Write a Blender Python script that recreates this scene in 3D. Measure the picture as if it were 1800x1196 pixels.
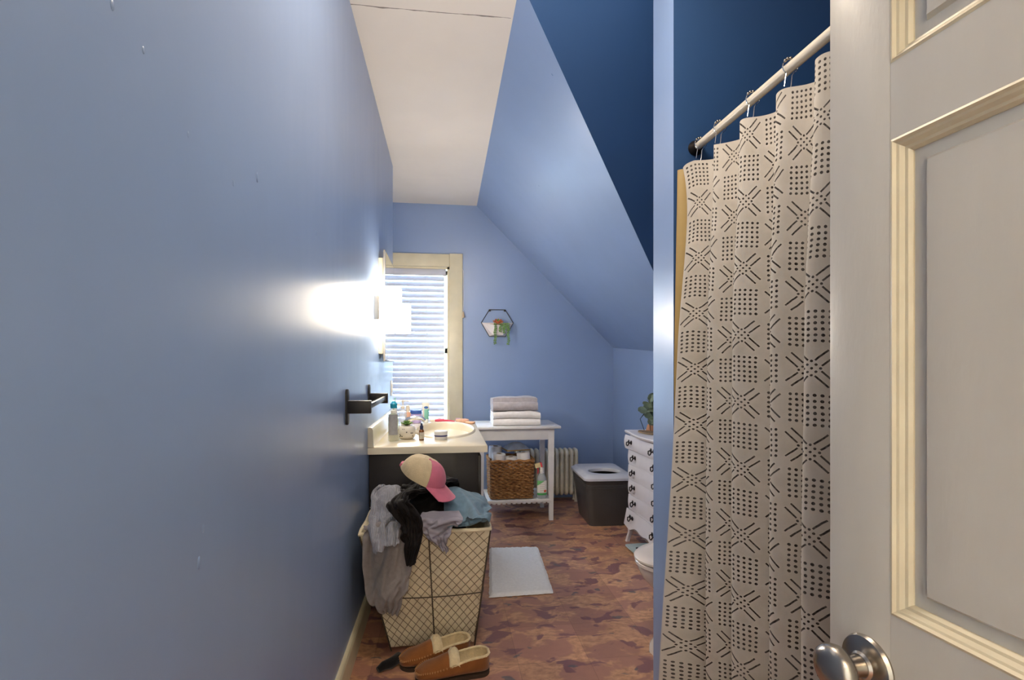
import bpy, bmesh, math, random
from mathutils import Vector, Matrix, noise

for o in list(bpy.data.objects):
    bpy.data.objects.remove(o)
S = bpy.context.scene
COL = S.collection
PI = math.pi

# ------------------------------------------------------------------ camera
FPX, VPX, HZY, CAMH = 900.0, 783.0, 647.0, 1.25      # focal length, axis vanishing point, horizon (1800x1196 frame), eye height
YAW = math.atan((900 - VPX) / FPX)
cam_d = bpy.data.cameras.new('camera')
cam = bpy.data.objects.new('camera', cam_d)
COL.objects.link(cam)
cam_d.sensor_width = 36.0
cam_d.lens = 36.0 * FPX / 1800
cam_d.shift_y = (HZY - 598) / 1800
cam_d.clip_start = 0.02
cam.location = (0, 0, CAMH)
cam.rotation_euler = (PI / 2, 0, -YAW)
S.camera = cam

# ------------------------------------------------------------------ view + sky
S.view_settings.view_transform = 'Standard'
S.view_settings.look = 'None'
S.view_settings.gamma = 1.0
S.view_settings.use_curve_mapping = False
S.view_settings.exposure = 1.05
SKY_STRENGTH = 15.0
SCONCE_STRENGTH = 30.0
HALL_LAMP_W = 15.0
BATH_FILL_W = 15.0
w = bpy.data.worlds.new('sky')
S.world = w
w.use_nodes = True
bg = w.node_tree.nodes['Background']
bg.inputs[0].default_value = (0.58, 0.78, 1.0, 1)
bg.inputs[1].default_value = SKY_STRENGTH


def lamp(name, kind, loc, power, col, size=0.1, rot=(0, 0, 0), size_y=None):
    l = bpy.data.lights.new(name, kind)
    l.energy = power
    l.color = col
    if kind == 'AREA':
        l.size = size
        if size_y:
            l.shape = 'RECTANGLE'
            l.size_y = size_y
    elif kind == 'POINT':
        l.shadow_soft_size = size
    o = bpy.data.objects.new(name, l)
    o.location = loc
    o.rotation_euler = rot
    COL.objects.link(o)
    return o


lamp('hall_lamp_light', 'POINT', (0.05, -0.95, 2.15), HALL_LAMP_W, (1.0, 0.78, 0.52), 0.12)
lamp('bath_fill_light', 'POINT', (0.20, 1.30, 2.58), BATH_FILL_W, (1.0, 0.86, 0.70), 0.13)  # added unseen fill near the ceiling to brighten the room, no fixture behind it


# ------------------------------------------------------------------ pixel helpers
def pdir(x, y):
    F = Vector((math.sin(YAW), math.cos(YAW), 0))
    R = Vector((math.cos(YAW), -math.sin(YAW), 0))
    return F * FPX + R * (x - 900) + Vector((0, 0, 1)) * (HZY - y)


CAM = Vector((0, 0, CAMH))


def px(x, y, X=None, Y=None, Z=None):
    v = pdir(x, y)
    if X is not None:
        return CAM + v * (X / v.x)
    if Y is not None:
        return CAM + v * (Y / v.y)
    return CAM + v * ((Z - CAMH) / v.z)


# ------------------------------------------------------------------ materials
MATS = {}


class NT:
    def __init__(s, name, rough=0.5, metal=0.0):
        s.m = bpy.data.materials.new(name)
        s.m.use_nodes = True
        s.t = s.m.node_tree
        s.b = s.t.nodes['Principled BSDF']
        s.b.inputs['Roughness'].default_value = rough
        s.b.inputs['Metallic'].default_value = metal

    def node(s, typ, **kw):
        n = s.t.nodes.new(typ)
        for k, v in kw.items():
            if k.startswith('i_'):
                n.inputs[k[2:].replace('_', ' ')].default_value = v
            else:
                setattr(n, k, v)
        return n

    def link(s, a, b):
        s.t.links.new(a, b)

    def math(s, op, a, b=None, c=None, clamp=False):
        n = s.t.nodes.new('ShaderNodeMath')
        n.operation = op
        n.use_clamp = clamp
        for i, v in enumerate((a, b, c)):
            if v is None:
                continue
            if isinstance(v, (int, float)):
                n.inputs[i].default_value = v
            else:
                s.link(v, n.inputs[i])
        return n.outputs[0]

    def coord(s, which='Object', scale=(1, 1, 1), rot=(0, 0, 0)):
        tc = s.node('ShaderNodeTexCoord')
        mp = s.node('ShaderNodeMapping')
        mp.inputs['Scale'].default_value = scale
        mp.inputs['Rotation'].default_value = rot
        s.link(tc.outputs[which], mp.inputs[0])
        return mp.outputs[0]

    def noise(s, vec, scale, detail=3, rough=0.5, dist=0.0):
        n = s.node('ShaderNodeTexNoise')
        n.inputs['Scale'].default_value = scale
        n.inputs['Detail'].default_value = detail
        n.inputs['Roughness'].default_value = rough
        n.inputs['Distortion'].default_value = dist
        s.link(vec, n.inputs['Vector'])
        return n.outputs['Fac']

    def ramp(s, fac, stops, interp='LINEAR'):
        n = s.node('ShaderNodeValToRGB')
        n.color_ramp.interpolation = interp
        e = n.color_ramp.elements
        while len(e) < len(stops):
            e.new(0.5)
        for el, (p, c) in zip(e, stops):
            el.position = p
            el.color = (c[0], c[1], c[2], 1) if not isinstance(c, (int, float)) else (c, c, c, 1)
        s.link(fac, n.inputs[0])
        return n.outputs[0]

    def mix(s, fac, a, b):
        n = s.node('ShaderNodeMix', data_type='RGBA')
        for sock, v in ((n.inputs[0], fac), (n.inputs[6], a), (n.inputs[7], b)):
            if isinstance(v, (int, float)):
                sock.default_value = v
            elif isinstance(v, (tuple, list)):
                sock.default_value = (v[0], v[1], v[2], 1)
            else:
                s.link(v, sock)
        return n.outputs[2]

    def base(s, v):
        if isinstance(v, (tuple, list)):
            s.b.inputs['Base Color'].default_value = (v[0], v[1], v[2], 1)
        else:
            s.link(v, s.b.inputs['Base Color'])

    def bump(s, h, strength=0.2, dist=0.01):
        n = s.node('ShaderNodeBump')
        n.inputs['Strength'].default_value = strength
        n.inputs['Distance'].default_value = dist
        s.link(h, n.inputs['Height'])
        s.link(n.outputs[0], s.b.inputs['Normal'])


def lin(r, g, b):
    f = lambda c: (c / 255 / 12.92) if c / 255 <= 0.04045 else ((c / 255 + 0.055) / 1.055) ** 2.4
    return (f(r), f(g), f(b))


def mat(name, col, rough=0.5, metal=0.0, var=0.06, vscale=8, bump=0.0, bscale=60, spec=None, stretch=(1, 1, 1)):
    """plain painted / moulded surface: small tone variation and fine relief"""
    if name in MATS:
        return MATS[name]
    n = NT(name, rough, metal)
    v = n.coord('Object', stretch)
    f = n.noise(v, vscale, 4)
    lo = tuple(max(0, c * (1 - var)) for c in col)
    hi = tuple(min(1, c * (1 + var)) for c in col)
    n.base(n.ramp(f, [(0.3, lo), (0.7, hi)]))
    if bump:
        n.bump(n.noise(v, bscale, 3), bump, 0.004)
    if spec is not None:
        n.b.inputs['Specular IOR Level'].default_value = spec
    MATS[name] = n.m
    return n.m


def wall_paint(name, col, rough=0.34, coat=0.0):
    n = NT(name, rough)
    v = n.coord('Object')
    big = n.noise(v, 1.6, 4)
    n.base(n.ramp(big, [(0.25, tuple(c * 0.93 for c in col)), (0.75, tuple(min(1, c * 1.06) for c in col))]))
    vs = n.coord('Object', (7, 7, 1.2))
    streak = n.noise(vs, 2.2, 1, 0.4)
    fine = n.noise(v, 55, 3, 0.6)
    h = n.math('ADD', n.math('MULTIPLY', streak, 0.35), n.math('MULTIPLY', fine, 0.30))
    n.bump(h, 0.05, 0.008)
    n.b.inputs['Specular IOR Level'].default_value = 0.8 if coat else 0.5
    n.link(n.math('MULTIPLY_ADD', streak, 0.08, rough - 0.04), n.b.inputs['Roughness'])
    MATS[name] = n.m
    return n.m


BLUE = wall_paint('blue_wall_paint', (0.245, 0.350, 0.575), 0.30, 1.0)
NAVY = wall_paint('navy_wall_paint', (0.027, 0.082, 0.215), 0.45)


def ceiling_paint():
    n = NT('ceiling_paint', 0.6)
    v = n.coord('Object')
    sep = n.node('ShaderNodeSeparateXYZ')
    n.link(v, sep.inputs[0])
    wob = n.noise(n.coord('Object', (1, 0, 0)), 2.2, 4)
    yy = n.math('ADD', sep.outputs[1], n.math('MULTIPLY_ADD', wob, -0.06, 0.03))
    dline = n.math('ABSOLUTE', n.math('SUBTRACT', yy, 2.232))
    breaks = n.noise(n.coord('Object', (1, 0, 0)), 9.0, 3)
    wid = n.math('MULTIPLY', n.math('SUBTRACT', breaks, 0.33, clamp=True), 0.014)
    crack = n.math('LESS_THAN', dline, wid)
    inb = n.math('LESS_THAN', sep.outputs[0], 0.285)
    crack = n.math('MULTIPLY', crack, inb)
    f = n.noise(v, 2.0, 4)
    tone = n.ramp(f, [(0.3, (0.74, 0.69, 0.63)), (0.7, (0.80, 0.75, 0.69))])
    n.base(n.mix(crack, tone, (0.20, 0.17, 0.15)))
    h = n.math('SUBTRACT', n.math('MULTIPLY', n.noise(v, 40, 3), 0.4), n.math('MULTIPLY', crack, 1.0))
    n.bump(h, 0.12, 0.01)
    MATS['ceiling_paint'] = n.m
    return n.m


CEIL = ceiling_paint()


def floor_mat():
    n = NT('patterned_linoleum', 0.38)
    v = n.coord('Object')
    # large swirls of rust and plum, tan ground, small teal flecks
    warp = n.node('ShaderNodeTexNoise')
    warp.inputs['Scale'].default_value = 5.0
    warp.inputs['Detail'].default_value = 4
    n.link(v, warp.inputs['Vector'])
    wv = n.node('ShaderNodeVectorMath', operation='MULTIPLY_ADD')
    n.link(warp.outputs['Color'], wv.inputs[0])
    wv.inputs[1].default_value = (0.14, 0.14, 0)
    n.link(v, wv.inputs[2])
    st = n.node('ShaderNodeMapping')
    st.inputs['Scale'].default_value = (1.0, 1.7, 1)
    st.inputs['Rotation'].default_value = (0, 0, 0.35)
    n.link(wv.outputs[0], st.inputs[0])
    p = st.outputs[0]
    a = n.noise(p, 4.6, 3, 0.55)
    b = n.noise(p, 6.6, 3, 0.5, 0.4)
    c = n.noise(p, 26, 3, 0.6)
    off = n.node('ShaderNodeVectorMath', operation='ADD')
    n.link(p, off.inputs[0])
    off.inputs[1].default_value = (7.3, 2.1, 0)
    t = n.noise(off.outputs[0], 9.5, 2, 0.5)
    ground = n.ramp(c, [(0.32, lin(170, 126, 98)), (0.55, lin(206, 156, 120)), (0.75, lin(220, 174, 136))])
    mid = n.mix(n.ramp(a, [(0.47, 0.0), (0.53, 0.85)]), ground, lin(170, 122, 106))
    plum = n.mix(n.ramp(b, [(0.565, 0.0), (0.60, 0.9)]), mid, lin(132, 90, 94))
    teal = n.mix(n.ramp(t, [(0.665, 0.0), (0.69, 0.75)]), plum, lin(92, 98, 104))
    # faint square tiles of the sheet pattern
    br = n.node('ShaderNodeTexBrick')
    br.offset = 0.0
    br.inputs['Scale'].default_value = 1.0
    br.inputs['Brick Width'].default_value = 0.305
    br.inputs['Row Height'].default_value = 0.305
    br.inputs['Mortar Size'].default_value = 0.0012
    br.inputs['Color1'].default_value = (0.86, 0.86, 0.86, 1)
    br.inputs['Color2'].default_value = (1.08, 1.08, 1.08, 1)
    br.inputs['Mortar'].default_value = (0.66, 0.66, 0.66, 1)
    n.link(v, br.inputs['Vector'])
    mul = n.node('ShaderNodeMix', data_type='RGBA', blend_type='MULTIPLY')
    mul.inputs[0].default_value = 1.0
    n.link(teal, mul.inputs[6])
    n.link(br.outputs[0], mul.inputs[7])
    n.base(mul.outputs[2])
    n.bump(n.noise(v, 30, 3), 0.06, 0.004)
    n.link(n.math('MULTIPLY_ADD', c, 0.2, 0.26), n.b.inputs['Roughness'])
    return n.m


FLOOR = floor_mat()
CREAM = mat('cream_trim_paint', lin(214, 206, 178), 0.42, bump=0.06)
WHITE = mat('white_gloss_paint', lin(222, 222, 222), 0.38, bump=0.05)
DOORW = mat('white_door_paint', lin(198, 192, 182), 0.36, var=0.04, vscale=5, bump=0.10, bscale=45, stretch=(3, 3, 0.7))
MOULD = mat('cream_moulding_paint', lin(208, 195, 166), 0.40, var=0.08, vscale=12)
BLACKM = mat('black_powder_coat', lin(22, 21, 22), 0.42, var=0.1)
CHROME = mat('chrome', (0.75, 0.76, 0.78), 0.12, 1.0, var=0.02)
NICKEL = mat('brushed_nickel', (0.42, 0.38, 0.33), 0.26, 1.0, var=0.06, vscale=30)
PLASTW = mat('white_plastic', lin(226, 225, 222), 0.35)
PORC = mat('porcelain', lin(226, 220, 212), 0.14, var=0.02)


def glass(name, col=(1, 1, 1), rough=0.03, alpha=0.25):
    if name in MATS:
        return MATS[name]
    n = NT(name, rough)
    v = n.coord('Object')
    f = n.noise(v, 20, 2)
    n.base(n.ramp(f, [(0.3, tuple(c * 0.96 for c in col)), (0.7, col)]))
    tr = n.node('ShaderNodeBsdfTransparent')
    tr.inputs[0].default_value = (col[0], col[1], col[2], 1)
    mx = n.node('ShaderNodeMixShader')
    mx.inputs[0].default_value = alpha
    n.link(tr.outputs[0], mx.inputs[1])
    n.link(n.b.outputs[0], mx.inputs[2])
    n.link(mx.outputs[0], n.t.nodes['Material Output'].inputs[0])
    MATS[name] = n.m
    return n.m


def fabric(name, col, var=0.12, vscale=30, bump=0.35, bscale=220, rough=0.95, wave=None, stretch=(1, 1, 1), sheen=0.2):
    n = NT(name, rough)
    v = n.coord('Object', stretch)
    f = n.noise(v, vscale, 4)
    n.base(n.ramp(f, [(0.3, tuple(c * (1 - var) for c in col)), (0.7, tuple(min(1, c * (1 + var)) for c in col))]))
    h = n.noise(v, bscale, 2)
    if wave:
        wv = n.node('ShaderNodeTexWave', bands_direction=wave[1])
        wv.inputs['Scale'].default_value = wave[0]
        wv.inputs['Distortion'].default_value = 1.2
        n.link(v, wv.inputs['Vector'])
        h = n.math('ADD', h, wv.outputs['Fac'])
    n.bump(h, bump, 0.003)
    n.b.inputs['Specular IOR Level'].default_value = 0.15
    n.b.inputs['Sheen Weight'].default_value = sheen
    MATS[name] = n.m
    return n.m


# ------------------------------------------------------------------ mesh helpers
def link_mesh(name, verts, faces, m, parent=None, smooth=True, uvs=None, mats=None, fmat=None):
    me = bpy.data.meshes.new(name)
    me.from_pydata([tuple(v) for v in verts], [], faces)
    me.update()
    for mm in (mats or [m]):
        me.materials.append(mm)
    if fmat:
        for p, i in zip(me.polygons, fmat):
            p.material_index = i
    if uvs:
        uv = me.uv_layers.new(name='UVMap')
        for l in me.loops:
            uv.data[l.index].uv = uvs[l.vertex_index]
    if smooth:
        for p in me.polygons:
            p.use_smooth = True
        try:
            me.set_sharp_from_angle(angle=math.radians(40))
        except Exception:
            pass
    o = bpy.data.objects.new(name, me)
    COL.objects.link(o)
    if parent:
        o.parent = parent
    return o


def bm_obj(name, bm, m, parent=None, smooth=True, mats=None):
    bmesh.ops.recalc_face_normals(bm, faces=bm.faces)
    me = bpy.data.meshes.new(name)
    bm.to_mesh(me)
    bm.free()
    for mm in (mats or [m]):
        me.materials.append(mm)
    if smooth:
        for p in me.polygons:
            p.use_smooth = True
        me.set_sharp_from_angle(angle=math.radians(40))
    o = bpy.data.objects.new(name, me)
    COL.objects.link(o)
    if parent:
        o.parent = parent
    return o


def bm_box(bm, lo, hi, bevel=0.0, seg=2):
    lo, hi = Vector(lo), Vector(hi)
    mt = Matrix.Translation((lo + hi) / 2) @ Matrix.Diagonal((*(hi - lo), 1))
    r = bmesh.ops.create_cube(bm, size=1.0, matrix=mt)
    if bevel:
        es = set()
        for v in r['verts']:
            es.update(v.link_edges)
        bmesh.ops.bevel(bm, geom=list(es), offset=bevel, segments=seg, affect='EDGES', profile=0.5)


def box(name, lo, hi, m, parent=None, bevel=0.0, seg=2):
    bm = bmesh.new()
    bm_box(bm, lo, hi, bevel, seg)
    return bm_obj(name, bm, m, parent, smooth=bevel > 0)


class MB:
    """collects vertices and faces of one mesh"""
    def __init__(s):
        s.v, s.f = [], []

    def grid(s, P, close_u=False, close_v=False):
        n, k = len(P), len(P[0])
        b = len(s.v)
        for r in P:
            s.v += [Vector(p) for p in r]
        for i in range(n if close_u else n - 1):
            for j in range(k if close_v else k - 1):
                i2, j2 = (i + 1) % n, (j + 1) % k
                s.f.append((b + i * k + j, b + i2 * k + j, b + i2 * k + j2, b + i * k + j2))
        return b

    def cap(s, b, n, rev=False):
        idx = list(range(b, b + n))
        s.f.append(tuple(reversed(idx)) if rev else tuple(idx))

    def lathe(s, prof, M=None, seg=24, sx=1.0, sy=1.0):
        M = M or Matrix()
        P = []
        for r, z in prof:
            P.append([M @ Vector((r * sx * math.cos(2 * PI * k / seg), r * sy * math.sin(2 * PI * k / seg), z)) for k in range(seg)])
        b = s.grid(P, close_v=True)
        s.cap(b, seg, True)
        s.cap(b + (len(prof) - 1) * seg, seg)
        return s

    def tube(s, pts, r, seg=6, closed=False, caps=True):
        pts = [Vector(p) for p in pts]
        n = len(pts)
        rr = r if isinstance(r, (list, tuple)) else [r] * n
        P = []
        up = None
        for i in range(n):
            a = pts[i - 1] if (i > 0 or closed) else pts[i]
            c = pts[(i + 1) % n] if (i < n - 1 or closed) else pts[i]
            t = (c - a)
            t = t.normalized() if t.length > 1e-9 else Vector((0, 0, 1))
            if up is None:
                up = Vector((0, 0, 1)) if abs(t.z) < 0.9 else Vector((1, 0, 0))
            up = (up - t * up.dot(t))
            if up.length < 1e-6:
                up = t.orthogonal()
            up.normalize()
            sd = t.cross(up)
            P.append([pts[i] + (up * math.cos(2 * PI * k / seg) + sd * math.sin(2 * PI * k / seg)) * rr[i] for k in range(seg)])
        b = s.grid(P, close_u=closed, close_v=True)
        if caps and not closed:
            s.cap(b, seg, True)
            s.cap(b + (n - 1) * seg, seg)
        return s

    def box(s, lo, hi, M=None):
        M = M or Matrix()
        b = len(s.v)
        for z in (lo[2], hi[2]):
            for x, y in ((lo[0], lo[1]), (hi[0], lo[1]), (hi[0], hi[1]), (lo[0], hi[1])):
                s.v.append(M @ Vector((x, y, z)))
        for q in ((3, 2, 1, 0), (4, 5, 6, 7), (0, 1, 5, 4), (1, 2, 6, 5), (2, 3, 7, 6), (3, 0, 4, 7)):
            s.f.append(tuple(b + i for i in q))
        return s

    def ball(s, c, r, seg=12, rings=8, sc=(1, 1, 1), M=None):
        M = M or Matrix()
        P = []
        for i in range(rings + 1):
            a = PI * i / rings
            P.append([M @ (Vector(c) + Vector((r * sc[0] * math.sin(a) * math.cos(2 * PI * k / seg), r * sc[1] * math.sin(a) * math.sin(2 * PI * k / seg), -r * sc[2] * math.cos(a)))) for k in range(seg)])
        s.grid(P, close_v=True)
        return s

    def thick(s, P, t):
        """open grid P given thickness t"""
        n, k = len(P), len(P[0])
        N = [[None] * k for _ in range(n)]
        for i in range(n):
            for j in range(k):
                a = P[min(i + 1, n - 1)][j] - P[max(i - 1, 0)][j]
                b = P[i][min(j + 1, k - 1)] - P[i][max(j - 1, 0)]
                q = a.cross(b)
                N[i][j] = q.normalized() if q.length > 1e-12 else Vector((0, -1, 0))
        ring = [[P[i][j] for j in range(k)] + [P[i][j] + N[i][j] * t for j in reversed(range(k))] for i in range(n)]
        b = s.grid(ring, close_v=True)
        s.cap(b, 2 * k, True)
        s.cap(b + (n - 1) * 2 * k, 2 * k)
        return s

    def obj(s, name, m, parent=None, smooth=True, uvs=None, fix=True):
        o = link_mesh(name, s.v, s.f, m, parent, smooth, uvs)
        if fix:
            bm = bmesh.new()
            bm.from_mesh(o.data)
            bmesh.ops.recalc_face_normals(bm, faces=bm.faces)
            bm.to_mesh(o.data)
            bm.free()
        return o


def rpoly(x0, y0, x1, y1, r, seg=5):
    """rounded rectangle outline"""
    pts = []
    for cx, cy, a0 in ((x1 - r, y1 - r, 0), (x0 + r, y1 - r, PI / 2), (x0 + r, y0 + r, PI), (x1 - r, y0 + r, 1.5 * PI)):
        for k in range(seg + 1):
            a = a0 + PI / 2 * k / seg
            pts.append((cx + r * math.cos(a), cy + r * math.sin(a)))
    return pts


def loft(name, loops, m, parent=None, cap0=True, cap1=True):
    """loops: list of equally long closed lists of points"""
    mb = MB()
    k = len(loops[0])
    b = mb.grid(loops, close_v=True)
    if cap0:
        mb.cap(b, k, True)
    if cap1:
        mb.cap(b + (len(loops) - 1) * k, k)
    return mb.obj(name, m, parent)


def thing(name, label, cat, loc=(0, 0, 0), rotz=0.0, group=None, M=None):
    o = bpy.data.objects.new(name, None)
    o.empty_display_size = 0.05
    if M is not None:
        o.matrix_world = M
    else:
        o.location = loc
        o.rotation_euler = (0, 0, rotz)
    COL.objects.link(o)
    return tag(o, label, cat, group)


def tag(o, label, cat, group=None):
    o['label'] = label
    o['category'] = cat
    if group:
        o['group'] = group
    return o


def struct(o, label=None):
    o['kind'] = 'structure'
    if label:
        o['label'] = label
    return o


def copy_tree(o, parent=None):
    c = o.copy()
    COL.objects.link(c)
    c.parent = parent
    for ch in [x for x in bpy.data.objects if x.parent == o]:
        copy_tree(ch, c)
    return c


def prism(name, poly, off, m, parent=None):
    """flat polygon (world points) given thickness by the vector off"""
    n = len(poly)
    v = [Vector(p) for p in poly] + [Vector(p) + Vector(off) for p in poly]
    f = [tuple(range(n)), tuple(reversed(range(n, 2 * n)))]
    f += [(i, i + n, (i + 1) % n + n, (i + 1) % n) for i in range(n)]
    mb = MB()
    mb.v, mb.f = v, f
    return mb.obj(name, m, parent, smooth=False)


# ================================================================== THE SETTING
XL, YF, ZC = -0.397, 4.85, 2.785          # left wall, far wall, ceiling
YE = 3.976                                # end of the near left wall
YN, YP = 1.75, 1.93                       # partition at the tub
XP = 0.813
KX = lambda y: 1.632 + (YF - y) * 0.0712  # knee wall is slightly skewed
SA = 3.079                                # slope A: x + z
SB = 4.79                                 # slope B: y + z
YD = -0.14                                # inner face of the door wall

struct(box('floor', (-1.6, -1.75, -0.10), (2.1, YF + 0.12, 0.0), FLOOR), 'brown patterned linoleum floor with plum and tan swirls')
# flat ceiling: strip to the slope + part over the tub
yB = SB - ZC
xA = SA - ZC
struct(prism('ceiling', [(-1.6, -0.3, ZC), (2.1, -0.3, ZC), (2.1, yB, ZC), (xA, yB, ZC), (xA, YF + 0.1, ZC), (-1.6, YF + 0.1, ZC)], (0, 0, 0.1), CEIL),
       'off-white ceiling strip with a thin crack across')
vy = lambda x: x + SB - SA
xk = (1.632 + (YF - (SB - SA)) * 0.0712) / 1.0712          # valley meets knee wall
yk = vy(xk)
struct(prism('ceiling_slope', [(xA, yB, ZC), (xA, YF + 0.05, ZC), (1.632, YF + 0.05, SA - 1.632), (xk, yk, SA - xk)], (0.06, 0, 0.06), BLUE),
       'light blue sloping ceiling under the roof')
struct(prism('ceiling_dormer', [(xA, yB, ZC), (xk, yk, SB - yk), (2.05, yk, SB - yk), (2.05, yB, ZC)], (0, 0.06, 0.06), NAVY),
       'dark navy sloping ceiling beside the tub wall')
struct(prism('wall_left', [(XL, YD - 0.12, 0), (XL, YE, 0), (XL, YE, ZC), (XL, YD - 0.12, ZC)], (-0.14, 0, 0), BLUE), 'long glossy light blue wall on the left')
# filled nicks that stand out on the left wall
for nx_, ny_, r_ in ((331, 237, 0.0028), (452, 312, 0.006), (410, 322, 0.0035), (197, 8, 0.004), (357, 930, 0.004), (350, 990, 0.006), (252, 88, 0.0028), (556, 410, 0.004)):
    q_ = px(nx_, ny_, X=XL)
    nk = MB()
    nk.ball((q_.x, q_.y, q_.z), r_, 10, 6, (0.35, 1.0, 1.9))
    nk.obj('filled_nick', BLUE, bpy.data.objects['wall_left'])
struct(box('wall_recess', (-1.34, YE, 0), (-1.24, YF, ZC), BLUE), 'blue side wall of the window recess')
struct(box('wall_recess_return', (-1.34, YE - 0.10, 0), (XL - 0.14, YE, ZC), BLUE), 'blue return wall of the window recess')
# far wall around the window
WX1, WX0 = 0.037, -0.80
WZ0, WZ1 = 0.62, 2.198
wf = MB()
wf.box((-1.34, YF, 0), (WX0, YF + 0.14, ZC + 0.05))
wf.box((WX1, YF, 0), (1.9, YF + 0.14, ZC + 0.05))
wf.box((WX0, YF, 0), (WX1, YF + 0.14, WZ0))
wf.box((WX0, YF, WZ1), (WX1, YF + 0.14, ZC + 0.05))
struct(wf.obj('wall_far', BLUE, smooth=False, fix=False), 'light blue far wall with the window')
struct(prism('wall_right', [(KX(YF + 0.1), YF + 0.1, 0), (KX(YP), YP, 0), (KX(YP), YP, ZC), (KX(3.6), 3.6, 1.45), (KX(YF + 0.1), YF + 0.1, 1.48)], (0.12, 0, 0), BLUE),
       'low light blue knee wall behind the dresser')
# partition at the end of the tub: navy to the tub, light blue end
pm = MB()
pm.box((XP, YN, 0), (2.05, YP, ZC))
po = link_mesh('wall_partition', pm.v, pm.f, None, None, False, mats=[BLUE, NAVY], fmat=[0, 0, 1, 0, 0, 0])
struct(po, 'partition wall at the tub, light blue end and navy face')
struct(box('wall_tub', (1.75, YD, 0), (1.87, YN, ZC), NAVY), 'navy wall behind the tub')
struct(box('wall_tub_end', (1.0, 0.05, 0), (1.75, 0.15, ZC), NAVY), 'navy wall at the near end of the tub')
dw = MB()
dw.box((XL - 0.14, YD - 0.12, 0), (-0.26, YD, ZC))
dw.box((0.60, YD - 0.12, 0), (1.87, YD, ZC))
dw.box((-0.26, YD - 0.12, 2.06), (0.60, YD, ZC))
struct(dw.obj('wall_door', BLUE, smooth=False, fix=False), 'blue wall around the doorway')
HALL = mat('hall_wall_paint', lin(222, 208, 182), 0.6)
hw = MB()
hw.box((-1.6, -1.75, 0), (-1.5, YD - 0.12, 2.5))
hw.box((1.3, -1.75, 0), (1.4, YD - 0.12, 2.5))
hw.box((-1.6, -1.85, 0), (1.4, -1.75, 2.5))
struct(hw.obj('wall_hall', HALL, smooth=False, fix=False), 'cream hall walls behind the doorway')
struct(box('ceiling_hall', (-1.6, -1.85, 2.5), (1.4, YD - 0.12, 2.6), CEIL), 'hall ceiling')

# baseboards
bb = MB()
prof = [(0, 0), (0.016, 0), (0.016, 0.095), (0.012, 0.108), (0.006, 0.115), (0.0, 0.118)]
P = [[Vector((XL + a, y, z)) for a, z in prof] for y in (YD, 2.71)]
b0 = bb.grid(P)
bb.cap(b0, 6)
bb.cap(b0 + 6, 6, True)
struct(bb.obj('baseboard_left', CREAM, smooth=False), 'cream baseboard along the left wall')
bb = MB()
bb.box((0.9, YF - 0.016, 0), (KX(YF), YF, 0.12))
struct(bb.obj('baseboard_far', BLUE, smooth=False), 'blue painted baseboard on the far wall')

# ------------------------------------------------------------------ window
SKYGLASS = glass('window_glass', (0.97, 0.99, 1.0), 0.02, 0.06)
win = bpy.data.objects.new('window_1', None)
COL.objects.link(win)
win.location = ((WX0 + WX1) / 2, YF, WZ0)
struct(win, 'tall sash window with cream casing on the far wall')
wx, wz = (WX0 + WX1) / 2, WZ0
hwid, hgt = (WX1 - WX0) / 2, WZ1 - WZ0
TW = 0.123
for s in (-1, 1):
    a, b_ = sorted((s * hwid, s * (hwid + TW)))
    box('casing', (a, -0.024, -0.10), (b_, 0.0, hgt + TW), CREAM, win, 0.004)
box('casing', (-hwid, -0.022, hgt), (hwid, 0.0, hgt + TW - 0.006), CREAM, win, 0.004)
box('window_sill', (-hwid - TW - 0.02, -0.055, -0.03), (hwid + TW + 0.02, 0.10, 0.0), CREAM, win, 0.006)
box('apron', (-hwid - TW, -0.02, -0.12), (hwid + TW, 0.0, -0.03), CREAM, win, 0.004)
for s in (-1, 1):
    a, b_ = sorted((s * hwid, s * (hwid - 0.02)))
    box('jamb', (a, 0.0, 0), (b_, 0.135, hgt), CREAM, win)
box('jamb', (-hwid, 0.0, hgt - 0.02), (hwid, 0.135, hgt), CREAM, win)
for z0, z1, y0 in ((0.0, hgt / 2 + 0.02, 0.075), (hgt / 2 - 0.02, hgt - 0.02, 0.105)):
    sash = MB()
    e = hwid - 0.02
    sash.box((-e, y0, z0), (-e + 0.022, y0 + 0.03, z1)).box((e - 0.022, y0, z0), (e, y0 + 0.03, z1))
    sash.box((-e, y0, z0), (e, y0 + 0.03, z0 + 0.05)).box((-e, y0, z1 - 0.04), (e, y0 + 0.03, z1))
    so = sash.obj('sash', CREAM, win, smooth=False)
    box('pane', (-e + 0.02, y0 + 0.012, z0 + 0.05), (e - 0.02, y0 + 0.016, z1 - 0.04), SKYGLASS, so)

# blind: every slat its own part
def slat_mat():
    n = NT('blind_slat_plastic', 0.4)
    n.base(n.ramp(n.noise(n.coord('Object', (1, 8, 8)), 6, 2), [(0.3, lin(200, 203, 214)), (0.7, lin(210, 213, 222))]))
    tl = n.node('ShaderNodeBsdfTranslucent')
    tl.inputs[0].default_value = (0.80, 0.86, 0.95, 1)
    mx = n.node('ShaderNodeMixShader')
    mx.inputs[0].default_value = 0.08
    n.link(n.b.outputs[0], mx.inputs[1])
    n.link(tl.outputs[0], mx.inputs[2])
    n.link(mx.outputs[0], n.t.nodes['Material Output'].inputs[0])
    return n.m


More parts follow.
